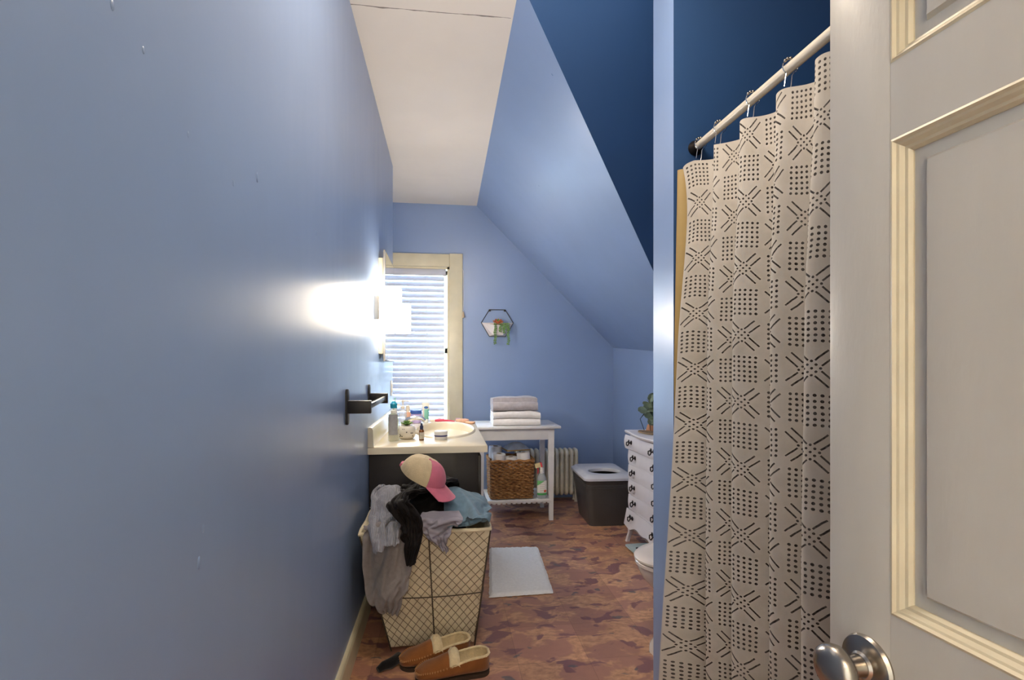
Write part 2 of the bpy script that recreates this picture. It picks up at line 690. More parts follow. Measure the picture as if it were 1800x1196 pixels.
SLAT = slat_mat()
bl = thing('window_blind', 'white slatted blind lowered over the window, daylight between slats', 'blind', (wx, YF + 0.035, WZ0))
bw0, bw1 = -hwid + 0.024, hwid - 0.045
box('valance', (bw0 - 0.002, -0.040, hgt - 0.085), (bw1 + 0.012, -0.030, hgt - 0.022), SLAT, bl, 0.003)
box('headrail', (bw0, -0.028, hgt - 0.075), (bw1, 0.02, hgt - 0.022), SLAT, bl, 0.003)
pitch = 0.0533
nsl = int((hgt - 0.12) / pitch)
mesh_slat = None
for i in range(nsl):
    zc = hgt - 0.105 - i * pitch
    tilt = math.radians(75)
    if i in (17, 18):
        tilt = math.radians(86)
    mb = MB()
    prof = []
    for k in range(7):
        u = (k / 6 - 0.5) * 0.050
        c = 0.003 * (1 - (2 * k / 6 - 1) ** 2)
        prof.append((u, c))
    ring = prof + [(u, c - 0.0025) for u, c in reversed(prof)]
    ct, st = math.cos(tilt), math.sin(tilt)
    P = [[Vector((x, u * ct - c * st, -u * st * -1 - c * ct * -1)) for u, c in ring] for x in (bw0, bw1)]
    if tilt < 1.4 and mesh_slat is not None:
        so = bpy.data.objects.new('slat', mesh_slat)
        COL.objects.link(so)
        so.parent = bl
    else:
        b0 = mb.grid(P, close_v=True)
        mb.cap(b0, 14, True)
        mb.cap(b0 + 14, 14)
        so = mb.obj('slat', SLAT, bl)
        if tilt < 1.4:
            mesh_slat = so.data
    so.location = (0, 0, zc)
for xx in (bw0 + 0.12, bw1 - 0.165):
    mb = MB()
    for yy in (-0.021, 0.021):
        mb.tube([(xx, yy, 0.03), (xx, yy, hgt - 0.08)], 0.0016, 5)
    mb.obj('ladder_cord', PLASTW, bl)
box('bottom_rail', (bw0, -0.022, 0.010), (bw1, 0.022, 0.030), SLAT, bl, 0.004)

cord = thing('blind_pull', 'thin blind cord with a wooden tassel hanging on the window casing', 'cord', (0.166, YF - 0.03, 1.72))
mb = MB()
mb.tube([(-0.012, 0.004, 0.46), (0.0, 0.0, 0.44), (0.003, 0.0, 0.2), (0.0, 0.0, 0.06)], 0.0018, 5)
mb.obj('cord', PLASTW, cord)
mb = MB()
mb.lathe([(0.002, 0.06), (0.008, 0.045), (0.013, 0.015), (0.009, 0.0)], None, 10)
mb.obj('tassel', mat('tassel_wood', lin(196, 176, 150), 0.6), cord)

# ================================================================== DOOR
E0 = CAM + pdir(1458, HZY) * (0.68 / FPX)
DD = pdir(723, HZY).normalized()
DN = Vector((-DD.y, DD.x, 0))           # faces the camera side (towards -X)
door = bpy.data.objects.new('door_1', None)
COL.objects.link(door)
# local axes: x = along the door from free edge to hinge, y = into the door, z up
Md = Matrix(((-DD.x, -DN.x, 0, E0.x), (-DD.y, -DN.y, 0, E0.y), (0, 0, 1, 0.012), (0, 0, 0, 1)))
door.matrix_world = Md
struct(door, 'open white panelled door with a round metal knob')
DW, DH, DT = 0.76, 2.03, 0.036
c0, c1 = 0.088, 0.088 + 0.245
c2, c3 = c1 + 0.094, DW - 0.088
zo = -0.012
rows = [(0.20, 0.76), (0.964, 1.514), (1.603, 1.90)]
rows = [(a + zo, b + zo) for a, b in rows]
box('stile', (0, 0, 0), (c0, DT, DH), DOORW, door, 0.002)
box('stile', (c3, 0, 0), (DW, DT, DH), DOORW, door, 0.002)
zs = [0] + [z for r in rows for z in r] + [DH]
for k in range(0, len(zs), 2):
    box('rail', (c0, 0.0004, zs[k]), (c3, DT - 0.0004, zs[k + 1]), DOORW, door)
for a, b_ in rows:
    box('mullion', (c1, 0.0004, a), (c2, DT - 0.0004, b_), DOORW, door)


def frame_sweep(x0, x1, z0, z1, prof):
    """profile (inset, depth) swept round a rectangle with mitred corners"""
    mb = MB()
    P = []
    for q in range(4):
        row = []
        for ins, dep in prof:
            X = (x0 + ins, x1 - ins, x1 - ins, x0 + ins)[q]
            Z = (z0 + ins, z0 + ins, z1 - ins, z1 - ins)[q]
            row.append(Vector((X, dep, Z)))
        P.append(row)
    mb.grid(P, close_u=True, close_v=True)
    return mb


for a, b_ in rows:
    for xa, xb in ((c0, c1), (c2, c3)):
        for side in (0, 1):
            fl = (lambda d: d) if side == 0 else (lambda d: DT - d)
            prof = [(0.0, 0.0003), (0.003, -0.0010), (0.0055, 0.0022), (0.008, 0.0035), (0.0115, 0.0075), (0.0145, 0.0085), (0.0172, 0.0125), (0.0172, 0.0165), (0.0, 0.0165)]
            mo = frame_sweep(xa, xb, a, b_, [(i, fl(d)) for i, d in prof]).obj('moulding', MOULD, door, smooth=False)
        i0, i1 = 0.0172, 0.031
        pn = MB()
        P = []
        for q in range(4):
            row = []
            for ins, dep in ((i0, 0.0145), (i1, 0.0145), (i1 + 0.004, 0.0095), (0.060, 0.0085), (0.060, DT - 0.0085), (i1 + 0.004, DT - 0.0095), (i1, DT - 0.0145), (i0, DT - 0.0145)):
                X = (xa + ins, xb - ins, xb - ins, xa + ins)[q]
                Z = (a + ins, a + ins, b_ - ins, b_ - ins)[q]
                row.append(Vector((X, dep, Z)))
            P.append(row)
        b0 = pn.grid(P, close_u=True, close_v=True)
        pn.f.append((b0 + 3, b0 + 11, b0 + 19, b0 + 27))
        pn.f.append((b0 + 4, b0 + 28, b0 + 20, b0 + 12))
        pn.obj('panel', DOORW, door, smooth=False)
for side, sg in ((0, -1), (1, 1)):
    Mk = Matrix.Translation((0.060, 0 if side == 0 else DT, 0.878)) @ Matrix.Rotation(PI / 2 if side == 0 else -PI / 2, 4, 'X')
    rs = MB()
    rs.lathe([(0.034, 0.0), (0.035, 0.003), (0.033, 0.007), (0.026, 0.0095), (0.016, 0.011), (0.0135, 0.014)], Mk, 36)
    ro = rs.obj('rose', NICKEL, door)
    kb = MB()
    kb.lathe([(0.0125, 0.012), (0.0115, 0.026), (0.013, 0.031), (0.020, 0.035), (0.0265, 0.041), (0.0285, 0.048), (0.0265, 0.055), (0.020, 0.060), (0.012, 0.0625), (0.004, 0.063)], Mk, 36)
    kb.obj('knob', NICKEL, door)
for z in (0.25, 1.0, 1.78):
    mb = MB()
    mb.tube([(DW + 0.004, -0.005, z - 0.05), (DW + 0.004, -0.005, z + 0.05)], 0.007, 8)
    mb.obj('hinge', NICKEL, door)
jamb = MB()
jamb.box((-0.28, YD - 0.13, 0), (-0.255, YD + 0.01, 2.06))
jamb.box((0.595, YD - 0.13, 0), (0.62, YD + 0.01, 2.06))
jamb.box((-0.28, YD - 0.13, 2.045), (0.62, YD + 0.01, 2.07))
struct(jamb.obj('trim_1', CREAM, smooth=False, fix=False), 'cream jamb of the doorway')

# ================================================================== SHOWER ROD, RINGS, CURTAIN
RODX, RODZ = 0.895, 2.043
YROD0 = 0.15
rod = thing('shower_rod', 'white shower curtain rod fixed to the navy wall', 'rod', (RODX, YN, RODZ))
mb = MB()
mb.tube([(0, -0.010, 0), (0, YROD0 - YN, -0.02)], 0.0135, 20)
mb.obj('bar', mat('rod_enamel', lin(216, 208, 192), 0.28), rod)
for y0, y1 in ((0.0, -0.022), (YROD0 - YN, YROD0 - YN + 0.022)):
    mb = MB()
    Mr = Matrix.Translation((0, y0, 0 if y0 == 0 else -0.02)) @ Matrix.Rotation(PI / 2 if y1 < y0 else -PI / 2, 4, 'X')
    mb.lathe([(0.027, 0.0), (0.027, 0.006), (0.019, 0.016), (0.0165, 0.024)], Mr, 20)
    mb.obj('flange', mat('aged_bronze', lin(50, 44, 40), 0.4, 0.8), rod)

hook_y = [1.708, 1.580, 1.398, 1.233, 1.08, 0.93, 0.78, 0.63, 0.48]      # the last five are hidden by the door: no rings there


def make_ring(lbl):
    r = thing('curtain_ring', lbl, 'curtain ring', group='chrome rings on the shower rod')
    mb = MB()
    pts = []
    for k in range(22):
        a = math.radians(-70 + 310 * k / 21)
        pts.append((0.0200 * math.cos(a), 0.004 * math.sin(a * 0.5), 0.020 * math.sin(a)))
    pts2 = [(0.004, 0.0, -0.024), (0.002, 0.001, -0.05), (-0.002, 0.002, -0.066), (-0.010, 0.003, -0.070), (-0.014, 0.003, -0.060)]
    mb.tube(pts, 0.0014, 6)
    mb.tube([pts[0]] + pts2, 0.0014, 6)
    mb.tube([pts[-1], (-0.012, 0.004, -0.03), (-0.015, 0.004, -0.052)], 0.0014, 6)
    mb.obj('wire', CHROME, r)
    for k in range(5):
        a = math.radians(40 + 25 * k)
        mb = MB()
        mb.ball((0.0205 * math.cos(a), 0.0, 0.0205 * math.sin(a)), 0.0042, 10, 6)
        mb.obj('roller_bead', NICKEL, r)
    return r


ring_lbl = ['chrome curtain ring nearest the end of the rod at the navy wall', 'second chrome curtain ring from the navy wall',
            'third chrome curtain ring from the navy wall', 'fourth chrome curtain ring from the navy wall, next to the door',
            ]
ring0 = make_ring(ring_lbl[0])
for i, y in enumerate(hook_y[:4]):
    r = ring0 if i == 0 else copy_tree(ring0)
    r['label'] = ring_lbl[i]
    r.location = (RODX, y, RODZ - 0.0135 * (YN - y) / 1.6 + 0.0005)


def curtain_mat():
    n = NT('printed_curtain_cotton', 0.85)
    uv = n.node('ShaderNodeUVMap')
    uv.uv_map = 'UVMap'
    sep = n.node('ShaderNodeSeparateXYZ')
    n.link(uv.outputs[0], sep.inputs[0])
    CELL = 0.097
    M = n.math
    # slightly wobbling hand-printed lines
    wob = n.noise(uv.outputs[0], 22, 2)
    u = M('ADD', M('DIVIDE', sep.outputs[0], CELL), M('MULTIPLY_ADD', wob, 0.05, -0.025))
    v = M('ADD', M('DIVIDE', sep.outputs[1], CELL), M('MULTIPLY_ADD', wob, -0.05, 0.025))
    fu, fv = M('FLOOR', u), M('FLOOR', v)
    par = M('ABSOLUTE', M('MODULO', M('ADD', fu, fv), 2.0))
    lu = M('MULTIPLY_ADD', M('SUBTRACT', u, fu), 2.0, -1.0)
    lv = M('MULTIPLY_ADD', M('SUBTRACT', v, fv), 2.0, -1.0)
    au, av = M('ABSOLUTE', lu), M('ABSOLUTE', lv)

    def dots(x, y, sp, r):
        dx = M('SUBTRACT', M('FRACT', M('DIVIDE', x, sp)), 0.5)
        dy = M('SUBTRACT', M('FRACT', M('DIVIDE', y, sp)), 0.5)
        d2 = M('ADD', M('MULTIPLY', dx, dx), M('MULTIPLY', dy, dy))
        return M('LESS_THAN', d2, (r / sp) ** 2)
    grid = dots(M('ADD', lu, 0.84), M('ADD', lv, 0.84), 0.28, 0.074)
    grid = M('MULTIPLY', grid, M('MULTIPLY', M('LESS_THAN', au, 0.84), M('LESS_THAN', av, 0.84)))
    a = M('MULTIPLY', M('ADD', lu, lv), 0.7071)
    b = M('MULTIPLY', M('SUBTRACT', lu, lv), 0.7071)
    aa, ab = M('ABSOLUTE', a), M('ABSOLUTE', b)

    def arm(p, q):
        l = M('LESS_THAN', M('ABSOLUTE', M('SUBTRACT', q, 0.17)), 0.042)
        return M('MULTIPLY', l, M('MULTIPLY', M('GREATER_THAN', p, 0.36), M('LESS_THAN', p, 1.08)))
    xm = M('MAXIMUM', arm(aa, ab), arm(ab, aa))
    ctr = M('MULTIPLY', dots(M('ADD', a, 0.36), M('ADD', b, 0.36), 0.24, 0.06), M('MULTIPLY', M('LESS_THAN', aa, 0.30), M('LESS_THAN', ab, 0.30)))
    xm = M('MAXIMUM', xm, ctr)
    ink = M('ADD', M('MULTIPLY', grid, par), M('MULTIPLY', xm, M('SUBTRACT', 1.0, par)), clamp=True)
    ink = M('MULTIPLY', ink, M('MULTIPLY_ADD', n.noise(uv.outputs[0], 160, 2), 0.6, 0.62, clamp=True))
    cloth = n.ramp(n.noise(uv.outputs[0], 14, 4), [(0.3, lin(206, 198, 184)), (0.7, lin(218, 210, 198))])
    n.base(n.mix(ink, cloth, lin(38, 34, 36)))
    weave = n.noise(uv.outputs[0], 900, 2)
    slub = n.node('ShaderNodeMapping')
    slub.inputs['Scale'].default_value = (260, 4, 1)
    n.link(uv.outputs[0], slub.inputs[0])
    sl = n.noise(slub.outputs[0], 1.0, 3)
    n.bump(n.math('ADD', weave, sl), 0.10, 0.003)
    n.b.inputs['Specular IOR Level'].default_value = 0.2
    tl = n.node('ShaderNodeBsdfTranslucent')
    tl.inputs[0].default_value = (0.55, 0.50, 0.42, 1)
    mx = n.node('ShaderNodeMixShader')
    mx.inputs[0].default_value = 0.10
    n.link(n.b.outputs[0], mx.inputs[1])
    n.link(tl.outputs[0], mx.inputs[2])
    n.link(mx.outputs[0], n.t.nodes['Material Output'].inputs[0])
    return n.m


def smooth(t):
    t = max(0.0, min(1.0, t))
    return t * t * (3 - 2 * t)


# fold line seen from above: knots (y, x) at mid height and nearly straight panels between creases
def curtain(name, xoff, amp, y_far, y_near, z_top, z_bot, m, seed, flare, free_edge, ncol=420, nrow=56, dip=0.012, hooks=None, const_edge=False):
    L = y_far - y_near
    rnd = random.Random(seed)
    kn = []
    y = y_far
    side = -1
    while y > y_near - 0.1:
        kn.append((y, side * rnd.uniform(0.75, 1.1)))
        y -= rnd.uniform(0.052, 0.078) if side > 0 else rnd.uniform(0.072, 0.104)
        side = -side

    def fx(yv):
        for (ya, xa), (yb, xb) in zip(kn, kn[1:]):
            if yb <= yv <= ya:
                t = (ya - yv) / (ya - yb)
                return xa + (xb - xa) * (0.5 * smooth(t) + 0.5 * (0.5 - 0.5 * math.cos(PI * t)))
        return kn[-1][1]
    cols = [y_far - L * k / ncol for k in range(ncol + 1)]
    P, U = [], []
    arc = [0.0]
    for k in range(1, ncol + 1):
        arc.append(arc[-1] + math.hypot(cols[k] - cols[k - 1], amp * 0.9 * (fx(cols[k]) - fx(cols[k - 1]))))
    for r in range(nrow + 1):
        t = r / nrow
        row = []
        a = amp * (0.55 + 0.45 * smooth(t * 3.0)) * (1 + 0.15 * t)
        for k, yv in enumerate(cols):
            q = y_far - yv
            xx = xoff + a * fx(yv) + 0.010 * noise.noise(Vector((yv * 9, t * 2.2, seed)))
            e = math.exp(-(q / 0.045) ** 2)
            xx += e * free_edge if const_edge else e * (free_edge * math.exp(-t / 0.07) + flare * t ** 1.2)
            yy = yv + 0.012 * noise.noise(Vector((yv * 6, t * 1.7, seed + 5))) * t + e * 0.02 * t
            zt = z_top
            if hooks:
                d = min(abs(yv - h) for h in hooks)
                zt = z_top - dip * (1 - math.exp(-(d / 0.035) ** 2)) - 0.02 * max(0, 1 - q / 0.03)
            row.append(Vector((xx, yy, zt + (z_bot - zt) * t)))
            U.append((arc[k], -t * (z_top - z_bot)))
        P.append(row)
    mb = MB()
    mb.grid(P)
    return mb.obj(name, m, None, uvs=U, fix=False)


cur = curtain('shower_curtain', RODX - 0.002, 0.056, 1.715, 0.42, RODZ - 0.066, 0.07, curtain_mat(), 11, -0.085, -0.035, hooks=hook_y)
tag(cur, 'off-white shower curtain printed with black dots and crossed lines', 'curtain')
linr = curtain('shower_curtain_liner', RODX + 0.075, 0.012, 1.742, 0.42, RODZ - 0.085, 0.06, mat('mustard_liner', lin(178, 150, 92), 0.5), 5, -0.14, -0.14, ncol=160, nrow=20, const_edge=True)
tag(linr, 'mustard yellow inner liner behind the printed shower curtain', 'liner')

# ================================================================== TOWEL BAR, CABINET, SCONCES, SWITCH PLATE
tb = thing('towel_bar', 'black square towel bar mounted on the blue left wall', 'towel bar', (XL, 2.13, 1.092))
for yy in (0.0, 0.60):
    bm = bmesh.new()
    pl = rpoly(-0.018, -0.072, 0.018, 0.072, 0.016)
    fr = loft('wall_plate', [[Vector((0.0, yy + a, b)) for a, b in pl], [Vector((0.008, yy + a, b)) for a, b in pl], [Vector((0.010, yy + a * 0.9, b * 0.97)) for a, b in pl]], BLACKM, tb)
    bm.free()
    box('post', (0.008, yy - 0.016, -0.026), (0.100, yy + 0.010, 0.026), BLACKM, tb, 0.003)
box('bar', (0.076, 0.004, -0.011), (0.092, 0.592, 0.011), mat('black_satin_bar', lin(34, 33, 36), 0.3), tb, 0.002)

mc = thing('medicine_cabinet', 'shallow mirrored medicine cabinet on the left wall between the sconces', 'cabinet', (XL, 3.14, 1.335))
box('body', (0.0, 0.0, 0.0), (0.030, 0.50, 0.575), CREAM, mc, 0.002)
MIRROR = mat('mirror_glass', (0.86, 0.88, 0.90), 0.02, 1.0, var=0.005)
mdoor = box('door', (0.030, -0.02, -0.045), (0.040, 0.53, 0.62), mat('mirror_edge', lin(150, 146, 140), 0.4), mc, 0.001)
box('mirror', (0.040, -0.012, -0.037), (0.0425, 0.522, 0.612), MIRROR, mdoor)


def shade_mat():
    n = NT('lit_frosted_shade', 0.5)
    n.base((0.95, 0.9, 0.82))
    f = n.noise(n.coord('Object'), 7, 2)
    n.link(n.ramp(f, [(0.2, (1.0, 0.85, 0.66)), (0.8, (1.0, 0.87, 0.69))]), n.b.inputs['Emission Color'])
    n.b.inputs['Emission Strength'].default_value = SCONCE_STRENGTH
    return n.m


SHADE = shade_mat()


def sconce(y, lbl):
    t = thing('wall_sconce', lbl, 'lamp', (XL, y, 1.59), group='lit sconces beside the mirror')
    pl = rpoly(-0.055, -0.068, 0.055, 0.068, 0.006, 3)
    loft('backplate', [[Vector((0.0, a, b)) for a, b in pl], [Vector((0.026, a, b)) for a, b in pl], [Vector((0.029, a * 0.96, b * 0.97)) for a, b in pl]], mat('satin_nickel_plate', lin(176, 172, 164), 0.35, 0.6), t)
    mb = MB()
    mb.tube([(0.028, 0, -0.05), (0.075, 0, -0.05), (0.088, 0, -0.045)], 0.006, 8)
    mb.obj('arm', NICKEL, t)
    lp = rpoly(0.038, -0.052, 0.143, 0.052, 0.012, 4)
    loft('glass_shade', [[Vector((a, b, -0.088)) for a, b in lp], [Vector((a, b, 0.118)) for a, b in lp]], SHADE, t, True, True)
    mb = MB()
    mb.ball((0.147, 0.0, -0.055), 0.0055, 10, 6)
    mb.obj('shade_screw', NICKEL, t)
    return t


sconce(3.00, 'lit box-shaped sconce nearer the towel bar')
sconce(3.78, 'lit box-shaped sconce beyond the mirror, nearer the window')

sp = thing('switch_plate', 'small white switch plate on the left wall above the backsplash', 'switch', (XL, 3.86, 1.10))
box('plate', (0, -0.035, -0.057), (0.007, 0.035, 0.057), PLASTW, sp, 0.002)
box('rocker', (0.006, -0.016, -0.033), (0.011, 0.016, 0.033), PLASTW, sp, 0.002)

# ================================================================== VANITY
VY0, VY1, VZ, VX1 = 2.712, 3.945, 0.84, 0.222
van = thing('vanity_cabinet', 'dark espresso vanity cabinet under the cream sink top', 'cabinet', (XL, VY0 + 0.02, 0))
DARKW = mat('espresso_laminate', lin(38, 33, 31), 0.38, var=0.15, vscale=3, stretch=(1, 1, 6))
vw, vl, vh = VX1 - XL - 0.03, VY1 - VY0 - 0.03, VZ - 0.040
box('body', (0.004, 0.0, 0.09), (vw - 0.02, vl, vh), DARKW, van, 0.002)
box('toe_kick', (0.020, 0.01, 0.0), (vw - 0.08, vl - 0.01, 0.09), DARKW, van)
for k in range(2):
    y0 = 0.012 + k * (vl / 2)
    d_ = box('door', (vw - 0.02, y0, 0.11), (vw - 0.002, y0 + vl / 2 - 0.018, vh - 0.02), DARKW, van, 0.003)
    mb = MB()
    ky = y0 + (vl / 2 - 0.05 if k == 0 else 0.03)
    mb.lathe([(0.006, 0.0), (0.005, 0.012), (0.013, 0.018), (0.012, 0.025), (0.004, 0.028)], Matrix.Translation((vw - 0.002, ky, 0.62)) @ Matrix.Rotation(PI / 2, 4, 'Y'), 14)
    mb.obj('knob', NICKEL, d_)

CULT = mat('cream_cultured_marble', lin(224, 214, 190), 0.22, var=0.03, vscale=4)
ct = thing('sink_countertop', 'cream moulded countertop with oval basin and backsplash', 'countertop', (XL, VY0, VZ))
cw, cl = VX1 - XL, VY1 - VY0
scx, scy, sa, sb_ = 0.395, 0.70, 0.195, 0.43      # basin centre and half axes
seg = 96
angs = [2 * PI * k / seg for k in range(seg)]
for cx_, cy_ in ((0, 0), (cw, 0), (cw, cl), (0, cl)):
    a = math.atan2(cy_ - scy, cx_ - scx) % (2 * PI)
    k = min(range(seg), key=lambda q: abs(angs[q] - a))
    angs[k] = a


def edge_pt(a, inset=0.0):
    dx, dy = math.cos(a), math.sin(a)
    ts = []
    if dx > 1e-9: ts.append((cw - inset - scx) / dx)
    if dx < -1e-9: ts.append((inset - scx) / dx)
    if dy > 1e-9: ts.append((cl - inset - scy) / dy)
    if dy < -1e-9: ts.append((inset - scy) / dy)
    t = min(ts)
    return scx + dx * t, scy + dy * t


loops = []
for sc, z in ((0.10, -0.142), (0.35, -0.138), (0.62, -0.115), (0.80, -0.075), (0.89, -0.03), (0.925, -0.004), (0.945, 0.008), (0.97, 0.012), (1.0, 0.009), (1.02, 0.001), (1.04, 0.0)):
    loops.append([Vector((scx + sa * sc * math.cos(a), scy + sb_ * sc * math.sin(a), z)) for a in angs])
for ins, z in ((0.006, 0.0), (0.0015, -0.003), (0.0, -0.007), (0.0, -0.038)):
    loops.append([Vector((*edge_pt(a, ins), z)) for a in angs])
# the outer loops use true rectangle rays, the basin loops ellipse angles: close underneath
loft('top', loops, CULT, ct)
prof = [(0, 0.0), (0.030, 0.0), (0.030, 0.006), (0.026, 0.085), (0.021, 0.097), (0.012, 0.101), (0.0, 0.101)]
mb = MB()
b0 = mb.grid([[Vector((a, y, z)) for a, z in prof] for y in (0.0, cl)])
mb.cap(b0, 7)
mb.cap(b0 + 7, 7, True)
mb.obj('backsplash', CULT, ct)
mb = MB()
mb.lathe([(0.022, -0.141), (0.022, -0.138), (0.006, -0.137)], Matrix.Translation((scx, scy, 0)), 16)
mb.obj('drain', CHROME, ct)

fa = thing('sink_faucet', 'chrome sink faucet behind the oval basin', 'faucet', (XL + 0.135, VY0 + 0.70, VZ))
box('base', (-0.028, -0.085, 0.0), (0.028, 0.085, 0.014), CHROME, fa, 0.006)
mb = MB()
mb.tube([(0, 0, 0.01), (0.0, 0, 0.045), (0.02, 0, 0.072), (0.06, 0, 0.082), (0.11, 0, 0.078), (0.128, 0, 0.062)], [0.018, 0.017, 0.016, 0.0145, 0.013, 0.012], 12)
mb.obj('spout', CHROME, fa)
for s in (-1, 1):
    mb = MB()
    mb.lathe([(0.016, 0.012), (0.014, 0.03), (0.018, 0.042), (0.019, 0.055), (0.012, 0.06)], Matrix.Translation((0, s * 0.062, 0)), 14)
    mb.tube([(0, s * 0.062, 0.052), (0.03, s * 0.09, 0.062)], [0.007, 0.005], 8)
    mb.obj('handle', CHROME, fa)


# ---- things on the counter
def on_counter(x, y):
    p = px(x, y, Z=VZ)
    return Vector((p.x, p.y, VZ + 0.0005))


CLEARP = glass('clear_plastic', (0.93, 0.96, 0.97), 0.08, 0.18)
p = on_counter(688, 776)
t = thing('lotion_bottle', 'clear bottle with bright teal cap and grey label', 'bottle', (p.x + 0.012, p.y + 0.01, p.z), 0.3)
mb = MB()
mb.lathe([(0.028, 0.0), (0.032, 0.004), (0.032, 0.145), (0.029, 0.165), (0.018, 0.182), (0.014, 0.186)], None, 24, 1, 0.8)
mb.obj('body', CLEARP, t)
mb = MB()
mb.lathe([(0.029, 0.003), (0.029, 0.06), (0.028, 0.062)], None, 24, 1, 0.8)
mb.obj('contents', glass('pale_liquid', (0.90, 0.86, 0.74), 0.2, 0.5), t)
mb = MB()
mb.grid([[Vector((0.0326 * math.cos(a), 0.0326 * 0.8 * math.sin(a), z)) for a in [PI + PI * 0.12 + PI * 0.55 * k / 12 for k in range(13)]] for z in (0.035, 0.15)])
mb.obj('label_strip', mat('grey_label', lin(158, 160, 166), 0.5, var=0.15, vscale=40), t, fix=False)
mb = MB()
mb.lathe([(0.0145, 0.183), (0.019, 0.185), (0.0195, 0.208), (0.014, 0.213), (0.008, 0.222), (0.004, 0.223)], None, 20)
mb.obj('cap', mat('teal_cap', lin(30, 160, 190), 0.35), t)

p = on_counter(716, 773)
t = thing('succulent_pot', 'white spotted ceramic pot with a small green succulent', 'potted plant', (p.x - 0.005, p.y + 0.03, p.z))
mb = MB()
mb.lathe([(0.030, 0.0), (0.040, 0.004), (0.050, 0.022), (0.053, 0.045), (0.047, 0.066), (0.038, 0.076), (0.034, 0.076), (0.031, 0.066)], None, 28)
po_ = mb.obj('pot', mat('white_glaze', lin(226, 220, 208), 0.25), t)
mb = MB()
rnd = random.Random(3)
for k in range(26):
    a, z = rnd.uniform(0, 2 * PI), rnd.uniform(0.016, 0.062)
    r = 0.0505 if z < 0.03 else (0.0525 if z < 0.052 else 0.0475)
    Mq = Matrix.Translation((r * math.cos(a), r * math.sin(a), z)) @ Matrix.Rotation(a, 4, 'Z')
    mb.ball((0, 0, 0), 0.0038, 8, 4, (0.5, 1, 1), Mq)
mb.obj('spots', mat('black_glaze', (0.02, 0.02, 0.02), 0.3), po_)['kind'] = 'stuff'
mb = MB()
mb.tube([(0.048, -0.01, 0.04), (0.068, -0.014, 0.035), (0.078, -0.016, 0.02)], [0.012, 0.010, 0.007], 8)
mb.obj('handle', MATS['white_glaze'], po_)
mb = MB()
mb.lathe([(0.035, 0.068), (0.03, 0.072), (0.006, 0.073)], None, 16)
mb.obj('soil', mat('soil', lin(58, 44, 34), 0.9), t)


def leaf_blade(M, L, W, curl=0.35, th=0.0016):
    mb = MB()
    n = 6
    P = []
    for i in range(n + 1):
        s = i / n
        wd = W * math.sin(PI * min(0.98, 0.12 + 0.86 * s)) ** 0.8
        z = curl * L * s * s
        P.append([M @ Vector((L * s, -wd / 2, z + 0.12 * wd)), M @ Vector((L * s, 0, z)), M @ Vector((L * s, wd / 2, z + 0.12 * wd))])
    mb.thick(P, th)
    return mb


SUCC = mat('succulent_green', lin(112, 150, 78), 0.5, var=0.25, vscale=30)
for ringn, (cnt, el, L, W) in enumerate(((9, 0.25, 0.040, 0.020), (8, 0.75, 0.034, 0.018), (5, 1.2, 0.026, 0.015))):
    for k in range(cnt):
        M_ = Matrix.Translation((0, 0, 0.076)) @ Matrix.Rotation(2 * PI * k / cnt + ringn * 0.4, 4, 'Z') @ Matrix.Rotation(-el, 4, 'Y')
        leaf_blade(M_, L, W, 0.2, 0.003).obj('leaf', SUCC, t)

p = on_counter(741, 774.5)
t = thing('dropper_bottle', 'small amber glass bottle with a navy dropper cap', 'bottle', p)
mb = MB()
mb.lathe([(0.013, 0.0), (0.0145, 0.002), (0.0145, 0.052), (0.012, 0.059), (0.007, 0.062), (0.007, 0.066)], None, 20)
mb.obj('body', mat('amber_glass', lin(122, 70, 22), 0.12), t)
mb = MB()
mb.grid([[Vector((0.0148 * math.cos(a), 0.0148 * math.sin(a), z)) for a in [1.25 * PI + PI * 0.62 * k / 10 for k in range(11)]] for z in (0.008, 0.046)])
mb.obj('paper_label', mat('pale_label', lin(196, 190, 176), 0.6, var=0.15, vscale=90), t, fix=False)
mb = MB()
mb.lathe([(0.0095, 0.062), (0.0098, 0.080), (0.008, 0.083), (0.006, 0.085), (0.0055, 0.094), (0.003, 0.098)], None, 16)
mb.obj('dropper_cap', mat('navy_rubber', lin(26, 36, 74), 0.45), t)

p = on_counter(775, 773)
t = thing('cream_jar', 'round white cream jar with a navy band and white lid', 'jar', p)
mb = MB()
mb.lathe([(0.034, 0.0), (0.036, 0.003), (0.037, 0.030), (0.036, 0.033)], None, 32)
jb = mb.obj('body', PLASTW, t)
mb = MB()
mb.lathe([(0.0376, 0.019), (0.0378, 0.027)], None, 32)
mb.obj('band', mat('navy_print', lin(36, 46, 104), 0.4), jb)
mb = MB()
mb.lathe([(0.0375, 0.033), (0.038, 0.035), (0.038, 0.046), (0.036, 0.049), (0.01, 0.0495)], None, 32)
mb.obj('lid', PLASTW, t)

p = on_counter(748.5, 742)
t = thing('cream_tube', 'white and green squeeze tube with a blue oval, standing on its cap', 'tube', (p.x, VY1 - 0.05, p.z))
mb = MB()
loops = []
for z, a, b_ in ((0.0, 0.021, 0.017), (0.024, 0.022, 0.018), (0.030, 0.023, 0.019), (0.08, 0.025, 0.014), (0.125, 0.027, 0.006), (0.148, 0.0275, 0.002)):
    loops.append([Vector((a * math.cos(2 * PI * k / 24), b_ * math.sin(2 * PI * k / 24), z)) for k in range(24)])
tm = NT('tube_print', 0.35)
sp_ = tm.node('ShaderNodeSeparateXYZ')
tm.link(tm.coord('Object'), sp_.inputs[0])
lowz = tm.math('LESS_THAN', sp_.outputs[2], 0.10)
zz = tm.math('DIVIDE', tm.math('SUBTRACT', sp_.outputs[2], 0.112), 0.010)
xx = tm.math('DIVIDE', tm.math('SUBTRACT', sp_.outputs[0], 0.004), 0.016)
